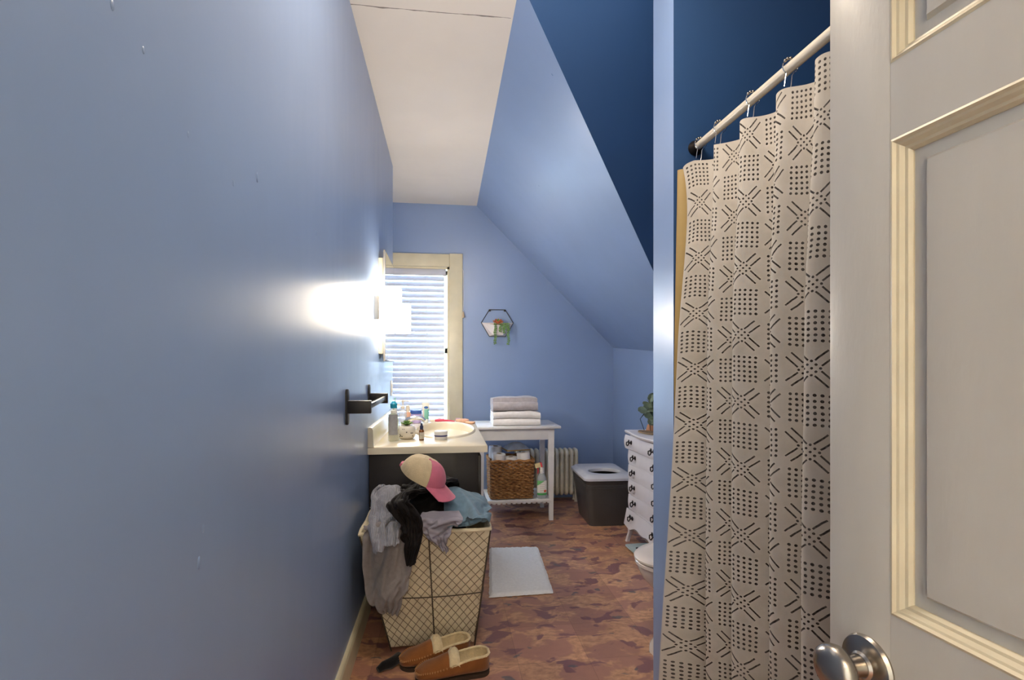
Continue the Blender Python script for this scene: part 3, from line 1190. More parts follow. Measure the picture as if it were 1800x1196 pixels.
ov = tm.math('LESS_THAN', tm.math('ADD', tm.math('MULTIPLY', zz, zz), tm.math('MULTIPLY', xx, xx)), 1.0)
rgt = tm.math('GREATER_THAN', sp_.outputs[0], -0.010)
tm.base(tm.mix(ov, tm.mix(tm.math('MULTIPLY', lowz, rgt), lin(226, 224, 214), lin(122, 188, 168)), lin(40, 92, 160)))
loft('tube_body', loops, tm.m, t)
mb = MB()
mb.lathe([(0.0225, 0.0), (0.0225, 0.024), (0.021, 0.026)], None, 24, 1, 0.85)
mb.obj('cap', mat('white_cap', lin(222, 226, 222), 0.4), t)

p = on_counter(726, 741)
t = thing('lavender_jar', 'lavender tub with a blue lid near the window', 'jar', (p.x + 0.03, 3.86, p.z))
mb = MB()
mb.lathe([(0.036, 0.0), (0.039, 0.003), (0.041, 0.068), (0.040, 0.07)], None, 28)
mb.obj('body', mat('lavender_plastic', lin(186, 172, 222), 0.4), t)
mb = MB()
mb.lathe([(0.0425, 0.07), (0.0435, 0.073), (0.0435, 0.092), (0.041, 0.096), (0.01, 0.097)], None, 28)
mb.obj('lid', mat('blue_lid', lin(58, 92, 168), 0.35), t)


def pump_bottle(name, label, x, y, r, h, col, head, loc=None):
    t = thing(name, label, 'bottle', loc if loc is not None else on_counter(x, y))
    mb = MB()
    mb.lathe([(r * 0.93, 0.0), (r, 0.004), (r, h * 0.78), (r * 0.85, h * 0.9), (r * 0.4, h * 0.97), (r * 0.4, h)], None, 22)
    mb.obj('body', col, t)
    mb = MB()
    mb.lathe([(r * 0.50, h), (r * 0.5, h + 0.016), (0.0045, h + 0.018), (0.0045, h + 0.045), (0.011, h + 0.046), (0.011, h + 0.056), (0.004, h + 0.058)], None, 16)
    mb.tube([(0, 0, h + 0.052), (0.035, -0.004, h + 0.052), (0.042, -0.005, h + 0.046)], [0.0055, 0.0045, 0.004], 8)
    mb.obj('pump', head, t)
    return t


PUMPW = mat('ivory_plastic', lin(226, 216, 200), 0.4)
pump_bottle('soap_dispenser', 'clear soap pump bottle with ivory pump behind the lotion bottle', 0, 0, 0.031, 0.13, glass('soap_green', (0.78, 0.84, 0.60), 0.1, 0.55), PUMPW, (-0.318, 3.22, VZ + 0.0005))
pump_bottle('hand_lotion', 'slim clear pump bottle with pale pump near the backsplash', 0, 0, 0.026, 0.135, glass('clear_lotion', (0.86, 0.90, 0.97), 0.1, 0.5), PUMPW, (-0.285, 3.52, VZ + 0.0005))
t = thing('electric_toothbrush', 'white electric toothbrush standing upright by the backsplash', 'toothbrush', (-0.325, 3.40, VZ + 0.0005))
mb = MB()
mb.lathe([(0.026, 0), (0.027, 0.004), (0.024, 0.022), (0.016, 0.026)], None, 20)
mb.obj('charger', PLASTW, t)
mb = MB()
mb.lathe([(0.013, 0.024), (0.0145, 0.03), (0.0145, 0.12), (0.011, 0.145), (0.006, 0.152), (0.0042, 0.20), (0.004, 0.212)], None, 16)
mb.obj('handle', PLASTW, t)
mb = MB()
mb.box((-0.004, -0.014, 0.196), (0.004, -0.004, 0.216)).ball((0, 0, 0.208), 0.006, 10, 6, (1, 0.8, 1.6))
mb.obj('brush_head', mat('bristle_teal', lin(150, 200, 190), 0.6), t)
t = thing('facial_spray', 'small peach bottle with a tall ivory cap beside the lavender tub', 'bottle', (-0.262, 3.66, VZ + 0.0005))
mb = MB()
mb.lathe([(0.019, 0), (0.021, 0.003), (0.021, 0.09), (0.014, 0.10)], None, 18)
mb.obj('body', mat('peach_plastic', lin(226, 176, 150), 0.4), t)
mb = MB()
mb.lathe([(0.013, 0.10), (0.0135, 0.102), (0.012, 0.145), (0.009, 0.148)], None, 18)
mb.obj('cap', PUMPW, t)

p0, p1 = px(762, 741, Z=VZ + 0.01), px(790, 744, Z=VZ + 0.01)
t = thing('hairbrush', 'pink-red hairbrush lying at the far rim of the basin', 'brush', (p0.x + 0.01, VY1 - 0.045, VZ), -0.15)
mb = MB()
mb.tube([(0.0, 0, 0.012), (0.03, 0, 0.015), (0.06, 0, 0.014), (0.10, 0, 0.011), (0.135, 0, 0.009), (0.15, 0, 0.008)], [0.008, 0.0125, 0.0115, 0.008, 0.0055, 0.004], 10)
mb.obj('handle', mat('raspberry_plastic', lin(206, 62, 92), 0.35), t)
mb = MB()
mb.box((-0.035, -0.012, 0.002), (0.002, 0.012, 0.020))
mb.obj('head', PUMPW, t)

for (lx, ly, nm, lb, sz, rz, cc) in ((0.125, 3.835, 'soap_bar', 'peach wrapped soap block on the far corner of the countertop', (0.050, 0.030, 0.030), -0.2, lin(224, 178, 152)),
                                     (0.180, 3.76, 'sponge', 'small peach rounded sponge on the counter next to the soap block', (0.036, 0.024, 0.018), -0.5, lin(232, 184, 150))):
    t = thing(nm, lb, 'soap' if nm == 'soap_bar' else 'sponge', (lx, ly, VZ + 0.0005), rz)
    mb = MB()
    P = []
    for i in range(13):
        a = PI * i / 12
        row = []
        for k in range(20):
            b_ = 2 * PI * k / 20
            f_ = lambda c: math.copysign(abs(c) ** 0.55, c)
            v = Vector((sz[0] * f_(math.sin(a)) * f_(math.cos(b_)), sz[1] * f_(math.sin(a)) * f_(math.sin(b_)), sz[2] / 2 * (1 - f_(math.cos(a)))))
            v += Vector((0, 0, 0.003 * noise.noise(v * 60))) * (1 if i > 2 else 0)
            row.append(v)
        P.append(row)
    mb.grid(P, close_v=True)
    mb.obj('block', mat('peach_' + nm, cc, 0.55, var=0.12, vscale=50), t)
    if nm == 'soap_bar':
        mb = MB()
        mb.box((-0.051, -0.012, 0.006), (-0.02, 0.0315, 0.0315))
        mb.obj('wrapper', mat('lilac_wrapper', lin(202, 168, 186), 0.5), t)

# ================================================================== WHITE TABLE AND WHAT IT CARRIES
TBW = mat('worn_white_paint', lin(224, 224, 226), 0.42, var=0.05, vscale=10, bump=0.08)
TX0, TX1, TY0, TY1, TZ = 0.255, 0.935, 4.085, 4.60, 0.775
tbl = thing('side_table', 'white painted wooden side table with a slatted lower shelf', 'table', (TX0, TY0, 0))
tw_, td_ = TX1 - TX0, TY1 - TY0
box('table_top', (0, 0, TZ - 0.020), (tw_, td_, TZ), TBW, tbl, 0.003)
box('apron', (0.012, 0.028, TZ - 0.112), (tw_ - 0.055, 0.046, TZ - 0.020), TBW, tbl, 0.002)
box('apron', (0.012, td_ - 0.07, TZ - 0.112), (tw_ - 0.055, td_ - 0.052, TZ - 0.020), TBW, tbl, 0.002)
for xx in (0.012, tw_ - 0.073):
    box('apron', (xx, 0.046, TZ - 0.112), (xx + 0.018, td_ - 0.07, TZ - 0.020), TBW, tbl, 0.002)
for xx in (0.006, tw_ - 0.100):
    for yy in (0.024, td_ - 0.098):
        mb = MB()
        lp = []
        for z, h in ((0.0, 0.0165), (TZ - 0.115, 0.023), (TZ - 0.021, 0.024)):
            lp.append([Vector((xx + 0.025 + a * h, yy + 0.025 + b * h, z)) for a, b in ((-1, -1), (1, -1), (1, 1), (-1, 1))])
        b0 = mb.grid(lp, close_v=True)
        mb.cap(b0, 4, True)
        mb.cap(b0 + 8, 4)
        mb.obj('leg', TBW, tbl, smooth=False)
SHZ = 0.176
sh = box('shelf_rail', (0.075, 0.030, SHZ - 0.024), (tw_ - 0.075, 0.046, SHZ), TBW, tbl, 0.002)
box('shelf_rail', (0.075, td_ - 0.09, SHZ - 0.024), (tw_ - 0.075, td_ - 0.074, SHZ), TBW, tbl, 0.002)
nsl_ = 13
slat_me = None
for k in range(nsl_):
    x0 = 0.080 + k * (tw_ - 0.16 - 0.026) / (nsl_ - 1)
    if slat_me is None:
        o = box('shelf_slat', (0, 0.034, -0.034), (0.026, td_ - 0.078, -0.024), TBW, tbl, 0.001)
        slat_me = o.data
    else:
        o = bpy.data.objects.new('shelf_slat', slat_me)
        COL.objects.link(o)
        o.parent = tbl
    o.location = (x0, 0, SHZ)
box('shelf_board', (0.078, 0.044, SHZ - 0.022), (tw_ - 0.078, td_ - 0.09, SHZ - 0.004), TBW, tbl)

# wicker basket
BX0, BX1, BY0, BY1 = 0.362, 0.722, 4.15, 4.46
bz0, bh = SHZ + 0.002, 0.312
bk = thing('wicker_basket', 'brown woven wicker basket on the lower table shelf', 'basket', ((BX0 + BX1) / 2, (BY0 + BY1) / 2, bz0))
hx, hy = (BX1 - BX0) / 2, (BY1 - BY0) / 2


def wick_mat():
    n = NT('wicker_rush', 0.75)
    v = n.coord('Object')
    f = n.noise(n.coord('Object', (40, 40, 120)), 1.0, 3)
    n.base(n.ramp(f, [(0.3, lin(92, 58, 32)), (0.5, lin(150, 104, 60)), (0.72, lin(190, 146, 92))]))
    n.bump(n.noise(n.coord('Object', (30, 30, 300)), 1.0, 2), 0.4, 0.004)
    return n.m


WICK = wick_mat()
mb = MB()
nrow = 21
out0 = rpoly(-hx, -hy, hx, hy, 0.03, 6)


def resample(pts, n):
    L = [0]
    m_ = len(pts)
    for i in range(m_):
        a, b = pts[i], pts[(i + 1) % m_]
        L.append(L[-1] + math.hypot(b[0] - a[0], b[1] - a[1]))
    res = []
    j = 0
    for k in range(n):
        s = L[-1] * k / n
        while L[j + 1] < s:
            j += 1
        a, b = pts[j], pts[(j + 1) % m_]
        t = (s - L[j]) / max(1e-9, L[j + 1] - L[j])
        dx, dy = b[0] - a[0], b[1] - a[1]
        l = math.hypot(dx, dy) or 1
        res.append((a[0] + dx * t, a[1] + dy * t, dy / l, -dx / l))
    return res


rnd = random.Random(9)
per = resample(out0, 44 * 6)
for r in range(nrow):
    z = 0.008 + (bh - 0.02) * r / (nrow - 1)
    tap = 0.965 + 0.035 * r / (nrow - 1)
    pts = []
    for k, (x, y, nx, ny) in enumerate(per):
        wv = math.sin(2 * PI * k / 12 + PI * r) * 0.0052
        pts.append((x * tap + nx * wv, y * tap + ny * wv, z + 0.0022 * math.sin(2 * PI * k / 12 + PI * r + 1) + rnd.uniform(-0.0007, 0.0007)))
    mb.tube(pts, 0.0078, 5, closed=True)
wo = mb.obj('weave', WICK, bk, fix=False)
wo['kind'] = 'stuff'
mb = MB()
pts = [(x + nx * 0.003, y + ny * 0.003, bh - 0.004 + 0.003 * math.sin(k * 0.35)) for k, (x, y, nx, ny) in enumerate(per)]
mb.tube(pts, 0.0115, 7, closed=True)
mb.obj('rim', WICK, bk, fix=False)
mb = MB()
mb.box((-hx * 0.96, -hy * 0.96, 0.0), (hx * 0.96, hy * 0.96, 0.012))
mb.obj('base', WICK, bk)

# toilet rolls in the basket
PAPER = mat('toilet_paper', lin(236, 236, 238), 0.9, var=0.02, bump=0.2, bscale=150)
CARD = mat('cardboard_core', lin(150, 128, 104), 0.85)


def make_roll(lbl):
    t = thing('toilet_roll', lbl, 'toilet roll', group='toilet rolls in the wicker basket')
    mb = MB()
    P = []
    for r, z in ((0.021, 0.0), (0.052, 0.0), (0.055, 0.003), (0.0555, 0.05), (0.055, 0.099), (0.052, 0.102), (0.021, 0.102)):
        P.append([Vector((r * math.cos(2 * PI * k / 28), r * math.sin(2 * PI * k / 28), z)) for k in range(28)])
    mb.grid(P, close_v=True)
    mb.obj('paper', PAPER, t)
    mb = MB()
    P = []
    for r, z in ((0.0212, 0.0), (0.0212, 0.1025), (0.0198, 0.1025), (0.0198, 0.0)):
        P.append([Vector((r * math.cos(2 * PI * k / 20), r * math.sin(2 * PI * k / 20), z)) for k in range(20)])
    mb.grid(P, close_u=True, close_v=True)
    mb.obj('core', CARD, t)
    return t


rspec = [((0.418, 4.352, 0.482), 0.05, 'toilet roll at the back left of the wicker basket'),
         ((0.430, 4.222, 0.440), 0.10, 'toilet roll at the front left of the wicker basket'),
         ((0.655, 4.225, 0.442), -0.12, 'toilet roll at the front right of the wicker basket'),
         ((0.5425, 4.245, 0.405), 0.0, 'low toilet roll in the middle between two others')]
r0 = None
for loc, tilt, lb in rspec:
    r = make_roll(lb) if r0 is None else copy_tree(r0)
    r0 = r0 or r
    r['label'] = lb
    r.location = loc
    r.rotation_euler = (tilt * 0.6, tilt, 0)
pk = thing('tissue_pack', 'pale blue paper package lying on the rolls in the basket', 'package', (0.60, 4.355, 0.515), 0.2)
mb = MB()
P = []
for i in range(10):
    a = i / 9
    P.append([Vector(((a - 0.5) * 0.20, (b / 7 - 0.5) * 0.15, 0.045 + 0.055 * math.sin(PI * a) ** 0.7 * math.sin(PI * b / 7) ** 0.5 + 0.008 * noise.noise(Vector((a * 5, b, 2))))) for b in range(8)])
mb.thick(P, -0.02)
mb.obj('wrapper', mat('pale_blue_wrap', lin(196, 212, 234), 0.5, var=0.12, vscale=25), pk)
mb = MB()
mb.box((-0.105, -0.078, 0.034), (0.105, 0.078, 0.043))
mb.obj('kraft_card', mat('kraft_card', lin(196, 160, 100), 0.8), pk)

# spray bottle
p = Vector((0.790, 4.170, SHZ - 0.003))
sb = thing('spray_bottle', 'clear spray bottle with green and white label and red trigger', 'spray bottle', p)
mb = MB()
mb.lathe([(0.036, 0.0), (0.040, 0.004), (0.041, 0.14), (0.037, 0.172), (0.024, 0.198), (0.015, 0.208), (0.015, 0.216)], None, 24, 1, 0.72)
mb.obj('body', glass('clear_bottle', (0.80, 0.86, 0.90), 0.06, 0.38), sb)
mb = MB()
mb.lathe([(0.038, 0.004), (0.0385, 0.15), (0.036, 0.152)], None, 24, 1, 0.72)
mb.obj('contents', glass('cleaner_liquid', (0.72, 0.80, 0.84), 0.1, 0.35), sb)
ln = NT('spray_label_print', 0.45)
sp_ = ln.node('ShaderNodeSeparateXYZ')
ln.link(ln.coord('Object'), sp_.inputs[0])
gb = ln.math('LESS_THAN', sp_.outputs[2], 0.047)
gt = ln.math('GREATER_THAN', sp_.outputs[2], ln.math('MULTIPLY_ADD', sp_.outputs[0], 0.7, 0.134))
dxx = ln.math('SUBTRACT', sp_.outputs[0], 0.024)
dzz = ln.math('SUBTRACT', sp_.outputs[2], 0.062)
rd = ln.math('LESS_THAN', ln.math('ADD', ln.math('MULTIPLY', dxx, dxx), ln.math('MULTIPLY', dzz, dzz)), 0.00013)
bands = ln.math('LESS_THAN', ln.math('FRACT', ln.math('MULTIPLY', sp_.outputs[2], 62)), 0.35)
bands = ln.math('MULTIPLY', bands, ln.math('MULTIPLY', ln.math('LESS_THAN', sp_.outputs[2], 0.126), ln.math('LESS_THAN', ln.math('ABSOLUTE', sp_.outputs[0]), 0.019)))
c_ = ln.mix(bands, lin(232, 232, 228), lin(206, 198, 192))
c_ = ln.mix(gt, c_, lin(112, 190, 120))
c_ = ln.mix(gb, c_, lin(64, 160, 84))
c_ = ln.mix(rd, c_, lin(214, 92, 66))
ln.base(c_)
mb = MB()
mb.grid([[Vector((0.0417 * math.cos(a), 0.0417 * 0.73 * math.sin(a), z)) for a in [PI + 0.35 + (PI - 0.7) * k / 14 for k in range(15)]] for z in (0.030, 0.09, 0.148)])
mb.obj('label_wrap', ln.m, sb, fix=False)
mb = MB()
mb.lathe([(0.017, 0.205), (0.017, 0.228), (0.012, 0.232), (0.011, 0.25)], None, 16)
mb.tube([(0.0, 0, 0.235), (-0.010, 0, 0.262)], [0.013, 0.012], 10)
mb.obj('neck', PLASTW, sb)
Mh = Matrix.Translation((-0.012, 0, 0.258)) @ Matrix.Rotation(-0.25, 4, 'Y')
mb = MB()
mb.box((-0.042, -0.012, 0.0), (0.004, 0.012, 0.034), Mh)
mb.obj('sprayer_head', mat('cream_plastic', lin(228, 210, 158), 0.4), sb, smooth=False)
mb = MB()
mb.box((0.004, -0.0125, -0.004), (0.018, 0.0125, 0.035), Mh)
mb.tube([Mh @ Vector((-0.022, 0, 0.0)), Mh @ Vector((-0.026, 0, -0.03)), Mh @ Vector((-0.036, 0, -0.05))], [0.006, 0.006, 0.004], 8)
mb.obj('trigger', mat('red_plastic', lin(214, 70, 84), 0.4), sb, smooth=False)

# folded towels on the table: one strip folded back and forth
def folded_towel(name, label, x0, x1, y0, y1, z, hgt_, layers, m, seed, hem=None):
    t = thing(name, label, 'towel', ((x0 + x1) / 2, (y0 + y1) / 2, z), group='folded towels on the white table')
    hl, hd = (x1 - x0) / 2, (y1 - y0) / 2
    lay = hgt_ / layers
    path = []
    for q in range(layers):
        zc = lay * (q + 0.5)
        fwd = q % 2 == 0
        ys = [hd - lay * 0.5, hd * 0.4, 0, -hd * 0.4, -hd + lay * 0.5]
        if not fwd:
            ys.reverse()
        path += [(y_, zc) for y_ in ys]
        if q < layers - 1:
            e = -1 if fwd else 1
            for a in (-60, -30, 0, 30, 60):
                path.append((e * (hd - lay * 0.5 + lay * 0.5 * math.cos(math.radians(a))), zc + lay * 0.5 + lay * 0.5 * math.sin(math.radians(a))))
    nx = 26
    mb = MB()
    ringsz = lay * 0.47
    P = []
    for i in range(nx + 1):
        s = i / nx
        row = []
        for k, (y_, z_) in enumerate(path):
            x_ = -hl + 2 * hl * s
            n1 = noise.noise(Vector((x_ * 9, y_ * 9 + seed, z_ * 14)))
            row.append(Vector((x_ + 0.006 * noise.noise(Vector((k * 0.7, seed, i > nx / 2))) * (1 if i in (0, nx) else 0.3), y_ + 0.006 * n1, max(ringsz, z_ + 0.010 * n1 * (z_ / hgt_) - 0.010 * (2 * s - 1) ** 4 * z_ / hgt_))))
        P.append(row)
    # thickness: offset both ways
    n_, k_ = len(P), len(P[0])
    ring = []
    for i in range(n_):
        up_, dn_ = [], []
        for j in range(k_):
            a = P[i][min(j + 1, k_ - 1)] - P[i][max(j - 1, 0)]
            nn = Vector((0, -a.z, a.y)).normalized()
            up_.append(P[i][j] + nn * ringsz)
            dn_.append(P[i][j] - nn * ringsz)
        ring.append(up_ + dn_[::-1])
    b0 = mb.grid(ring, close_v=True)
    mb.cap(b0, 2 * k_, True)
    mb.cap(b0 + (n_ - 1) * 2 * k_, 2 * k_)
    mb.obj('cloth', m, t)
    return t


TERW = fabric('white_terry', lin(236, 234, 234), 0.05, 40, 0.6, 260)
TERG = fabric('grey_terry', lin(180, 175, 180), 0.10, 40, 0.6, 260)
folded_towel('bath_towel', 'thick white folded towel lying on the white table', 0.385, 0.775, 4.15, 4.42, TZ + 0.001, 0.118, 4, TERW, 1.0)
folded_towel('bath_towel', 'grey folded towel on top of the white towel', 0.385, 0.755, 4.16, 4.42, TZ + 0.121, 0.112, 3, TERG, 4.0)

# ================================================================== RADIATOR
rad = thing('radiator', 'old cream cast-iron column radiator under the far wall', 'radiator', (0.66, 4.72, 0))
RADM = mat('radiator_paint', lin(224, 218, 200), 0.4, var=0.10, vscale=14, bump=0.1)
rp = 0.0462
nsec = 13
sec_me = None
for k in range(nsec):
    if sec_me is None:
        mb = MB()
        loop = []
        hyr, z0, z1 = 0.052, 0.075, 0.478
        for (cy_, cz_, a0) in ((hyr - 0.025, z1 - 0.025, 0), (-hyr + 0.025, z1 - 0.025, 90), (-hyr + 0.025, z0 + 0.025, 180), (hyr - 0.025, z0 + 0.025, 270)):
            for q in range(5):
                a = math.radians(a0 + 22.5 * q)
                loop.append((0, cy_ + 0.025 * math.cos(a), cz_ + 0.025 * math.sin(a)))
        mb.tube(loop, 0.0165, 10, closed=True)
        mb.tube([(0, 0, z0), (0, 0, z1)], 0.012, 8)
        mb.ball((0, 0, z1 - 0.03), 0.036, 12, 8, (0.60, 1.1, 1.0))
        mb.ball((0, 0, z0 + 0.03), 0.036, 12, 8, (0.60, 1.1, 1.0))
        mb.tube([(-rp / 2, 0, z1 - 0.035), (rp / 2, 0, z1 - 0.035)], 0.020, 10)
        mb.tube([(-rp / 2, 0, z0 + 0.035), (rp / 2, 0, z0 + 0.035)], 0.020, 10)
        o = mb.obj('section', RADM, rad)
        sec_me = o.data
    else:
        o = bpy.data.objects.new('section', sec_me)
        COL.objects.link(o)
        o.parent = rad
    o.location = (k * rp, 0, 0)
for k in (0, nsec - 1):
    for s in (-1, 1):
        mb = MB()
        mb.lathe([(0.020, 0.0), (0.016, 0.01), (0.013, 0.04), (0.016, 0.09)], Matrix.Translation((k * rp, s * 0.04, 0)), 10)
        mb.obj('foot', RADM, rad)
mb = MB()
mb.tube([(-0.03, 0, 0.11), (-0.07, 0, 0.11), (-0.08, 0, 0.10), (-0.08, 0, 0.0)], 0.014, 10)
mb.obj('pipe', RADM, rad)

# ================================================================== LITTER BIN
bn = thing('litter_bin', 'dark grey plastic litter bin with pale lid and oval opening', 'bin', (1.285, 4.12, 0), -0.03)
GREYP = mat('graphite_plastic', lin(74, 72, 72), 0.36, var=0.06)
LIDP = mat('pale_grey_plastic', lin(206, 208, 216), 0.4)
BH = 0.40


def rr(hw_, hd_, r, z, seg=6):
    return [Vector((a, b, z)) for a, b in rpoly(-hw_, -hd_, hw_, hd_, r, seg)]


lps = []
for f, z in ((0.0, 0.0), (0.02, 0.006), (0.80, 0.30), (0.80, 0.302), (0.86, 0.306), (0.86, 0.316), (0.82, 0.318), (0.88, 0.322), (0.88, 0.332), (0.84, 0.334), (0.92, 0.340), (0.98, 0.376)):
    lps.append(rr(0.150 + 0.046 * f, 0.205 + 0.058 * f, 0.045, z))
for f, z in ((0.90, 0.376), (0.0, 0.02)):
    lps.append(rr(0.146 + 0.046 * f, 0.201 + 0.058 * f, 0.045, z))
loft('tub', lps, GREYP, bn)
K = len(rpoly(0, 0, 1, 1, 0.1, 6))
hole = [2 * PI * (k + 0.5) / K for k in range(K)]


def hl(z, g):
    return [Vector(((0.128 + g) * math.cos(a), -0.075 + (0.112 + g) * math.sin(a), z)) for a in hole]


lidl = [rr(0.203, 0.271, 0.05, 0.368), rr(0.207, 0.275, 0.05, 0.370), rr(0.207, 0.275, 0.05, 0.386), rr(0.200, 0.268, 0.048, 0.394),
        rr(0.190, 0.258, 0.045, 0.396), rr(0.178, 0.246, 0.042, 0.408), rr(0.168, 0.236, 0.04, 0.412), hl(0.412, 0.012), hl(0.409, 0.003), hl(0.400, 0.0), hl(0.385, 0.0), hl(0.382, 0.004), rr(0.195, 0.262, 0.05, 0.380), rr(0.198, 0.266, 0.05, 0.368)]
loft('lid', lidl + [lidl[0]], LIDP, bn, False, False)

# ================================================================== WALL PLANTER
hp = thing('wall_planter', 'hexagonal wire wall planter with white pocket and trailing succulent', 'planter', (0.489, YF - 0.002, 1.678))
hexp = [(-0.152, 0), (-0.076, 0.124), (0.076, 0.124), (0.152, 0), (0.076, -0.130), (-0.076, -0.130)]
mb = MB()
mb.tube([(x, -0.008, z) for x, z in hexp], 0.0042, 6, closed=True)
mb.obj('wire_frame', BLACKM, hp)
for s in (-1, 1):
    mb = MB()
    mb.box((s * 0.072 - 0.009, -0.012, 0.108), (s * 0.072 + 0.009, 0.0, 0.126))
    mb.obj('hanger_tab', BLACKM, hp)
mb = MB()
front, back = -0.078, -0.010
mb.v = [Vector(v) for v in ((-0.150, back, 0), (0.150, back, 0), (0.076, back, -0.128), (-0.076, back, -0.128), (-0.03, front, -0.024), (0.05, front, -0.028), (0.05, front + 0.02, -0.118), (-0.045, front + 0.02, -0.118))]
mb.f = [(0, 1, 2, 3), (4, 7, 6, 5), (0, 3, 7, 4), (1, 5, 6, 2), (3, 2, 6, 7)]
mb.obj('pocket', mat('white_planter_ceramic', lin(222, 216, 218), 0.5), hp, smooth=False)
mb = MB()
mb.v = [Vector(v) for v in ((-0.146, back - 0.001, -0.010), (0.146, back - 0.001, -0.010), (0.048, front + 0.003, -0.034), (-0.030, front + 0.003, -0.030))]
mb.f = [(0, 1, 2, 3)]
mb.obj('potting_fill', mat('tan_fill', lin(190, 166, 128), 0.9), hp, smooth=False, fix=False)
ORA = mat('rosette_orange', lin(206, 122, 78), 0.5, var=0.2, vscale=40)
for ringn, (cnt, el, L, W, m_) in enumerate(((9, 0.15, 0.056, 0.031, ORA), (7, 0.6, 0.050, 0.026, ORA), (5, 1.05, 0.044, 0.022, SUCC))):
    for k in range(cnt):
        M_ = Matrix.Translation((0.002, -0.055, -0.012)) @ Matrix.Rotation(0.45, 4, 'X') @ Matrix.Rotation(2 * PI * k / cnt + ringn * 0.5, 4, 'Z') @ Matrix.Rotation(-el, 4, 'Y')
        leaf_blade(M_, L, W, 0.3, 0.003).obj('rosette_leaf', m_, hp)
TRL = mat('trailing_green', lin(112, 150, 86), 0.5, var=0.25, vscale=50)
rnd = random.Random(21)
for (xs, L) in ((-0.028, 0.185), (0.020, 0.075), (0.052, 0.085), (0.085, 0.06), (0.096, 0.19), (0.06, 0.05)):
    mb = MB()
    pts = [Vector((xs * 0.9, -0.05, -0.012)), Vector((xs, front - 0.008, -0.014))]
    n_ = max(3, int(L / 0.012))
    for q in range(1, n_ + 1):
        pts.append(Vector((xs + 0.004 * math.sin(q * 0.9 + xs * 40), front - 0.010, -0.016 - L * q / n_)))
    mb.tube(pts, 0.0016, 5)
    for pt in pts[1:]:
        for s in (-1, 1):
            mb.ball(pt + Vector((s * 0.007, rnd.uniform(-0.004, 0.002), rnd.uniform(-0.004, 0.004))), 0.0075, 7, 5, (1.0, 0.6, 0.75))
    mb.obj('trailing_stem', TRL, hp)

# ================================================================== DRESSER
DRX, DRY0, DRY1, DRH = 1.300, 2.930, 3.575, 0.800
dr = thing('dresser', 'narrow white six-drawer dresser with dark pulls and curved legs', 'dresser', (DRX, (DRY0 + DRY1) / 2, 0), 0.0)
DRW = mat('dresser_white', lin(226, 224, 230), 0.4, var=0.03, bump=0.05)
hwd = (DRY1 - DRY0) / 2
dep = 0.33
box('body', (0.022, -hwd + 0.022, 0.150), (dep, hwd - 0.022, DRH - 0.024), DRW, dr, 0.002)


def front_top(e):
    # serpentine plan of the top edge
    pts = []
    for k in range(25):
        s = -1 + 2 * k / 24
        pts.append((-0.014 - e - 0.016 * math.cos(PI * s) * (1 if abs(s) < 1 else 1), s * (hwd + e)))
    return [(dep, -hwd - e)] + pts + [(dep, hwd + e)]


lo_ = [[Vector((x, y, z)) for x, y in front_top(e)] for e, z in ((-0.004, DRH - 0.024), (0.006, DRH - 0.020), (0.012, DRH - 0.008), (0.008, DRH))]
loft('top', lo_, DRW, dr)
zrows = [(0.672, 0.770), (0.566, 0.664), (0.460, 0.558), (0.354, 0.452), (0.248, 0.346), (0.125, 0.240)]
DPULL = mat('dark_bronze_pull', lin(44, 38, 44), 0.35, 0.6)
for i, (za, zb) in enumerate(zrows):
    bul = 0.030 if i == 0 else (0.016 if i == 5 else 0.0)
    inset = 0.030 if 0 < i < 5 else 0.010
    P = []
    for q in range(11):
        s = q / 10
        z = za + (zb - za) * s
        if i == 0:
            xx = -0.002 - 0.014 * math.sin(PI * (0.12 + 0.80 * s))
        elif i == 5:
            xx = 0.004 - 0.022 * (1 - s)
        else:
            xx = 0.010 - 0.004 * math.sin(PI * s)
        row = []
        for k in range(17):
            y = -1 + 2 * k / 16
            zz = z
            if i == 5:                     # scalloped skirt
                sc_ = (abs(y) ** 0.7) * 0.045 + 0.014 * math.cos(y * PI * 4)
                zz = zb + (z - zb) * ((zb - za - 0.045 + 0.0 + sc_) / (zb - za)) if False else z + (1 - s) * (0.030 * (1 - abs(y)) - 0.012 * math.cos(y * PI * 3) - 0.01)
            row.append(Vector((xx + 0.004 * math.cos(PI * y), y * (hwd - inset), zz)))
        P.append(row)
    mb = MB()
    mb.thick(P, 0.02 if False else -0.022)
    d_ = mb.obj('drawer', DRW, dr)
    for s in (-1, 1):
        yc = s * (0.195 if i not in (1, 4) else 0.178)
        zc = (za + zb) / 2 + (0.01 if i == 5 else 0)
        x0 = {0: -0.018, 5: -0.010}.get(i, 0.004)
        mb = MB()
        mb.ball((x0 - 0.002, yc + 0.022, zc + 0.008), 0.012, 10, 6, (0.4, 1, 1.3))
        mb.ball((x0 - 0.002, yc - 0.022, zc + 0.008), 0.012, 10, 6, (0.4, 1, 1.3))
        mb.tube([(x0, yc + 0.022, zc + 0.010), (x0 - 0.018, yc + 0.024, zc + 0.004), (x0 - 0.022, yc + 0.014, zc - 0.012), (x0 - 0.022, yc, zc - 0.016),
                 (x0 - 0.022, yc - 0.014, zc - 0.012), (x0 - 0.018, yc - 0.024, zc + 0.004), (x0, yc - 0.022, zc + 0.010)], 0.0042, 7)
        mb.obj('pull', DPULL, d_)
for i in range(1, 6):
    z = zrows[i][1] + 0.004
    box('drawer_divider', (0.012, -hwd + 0.024, z - 0.0035), (0.03, hwd - 0.024, z + 0.0035), DRW, dr)
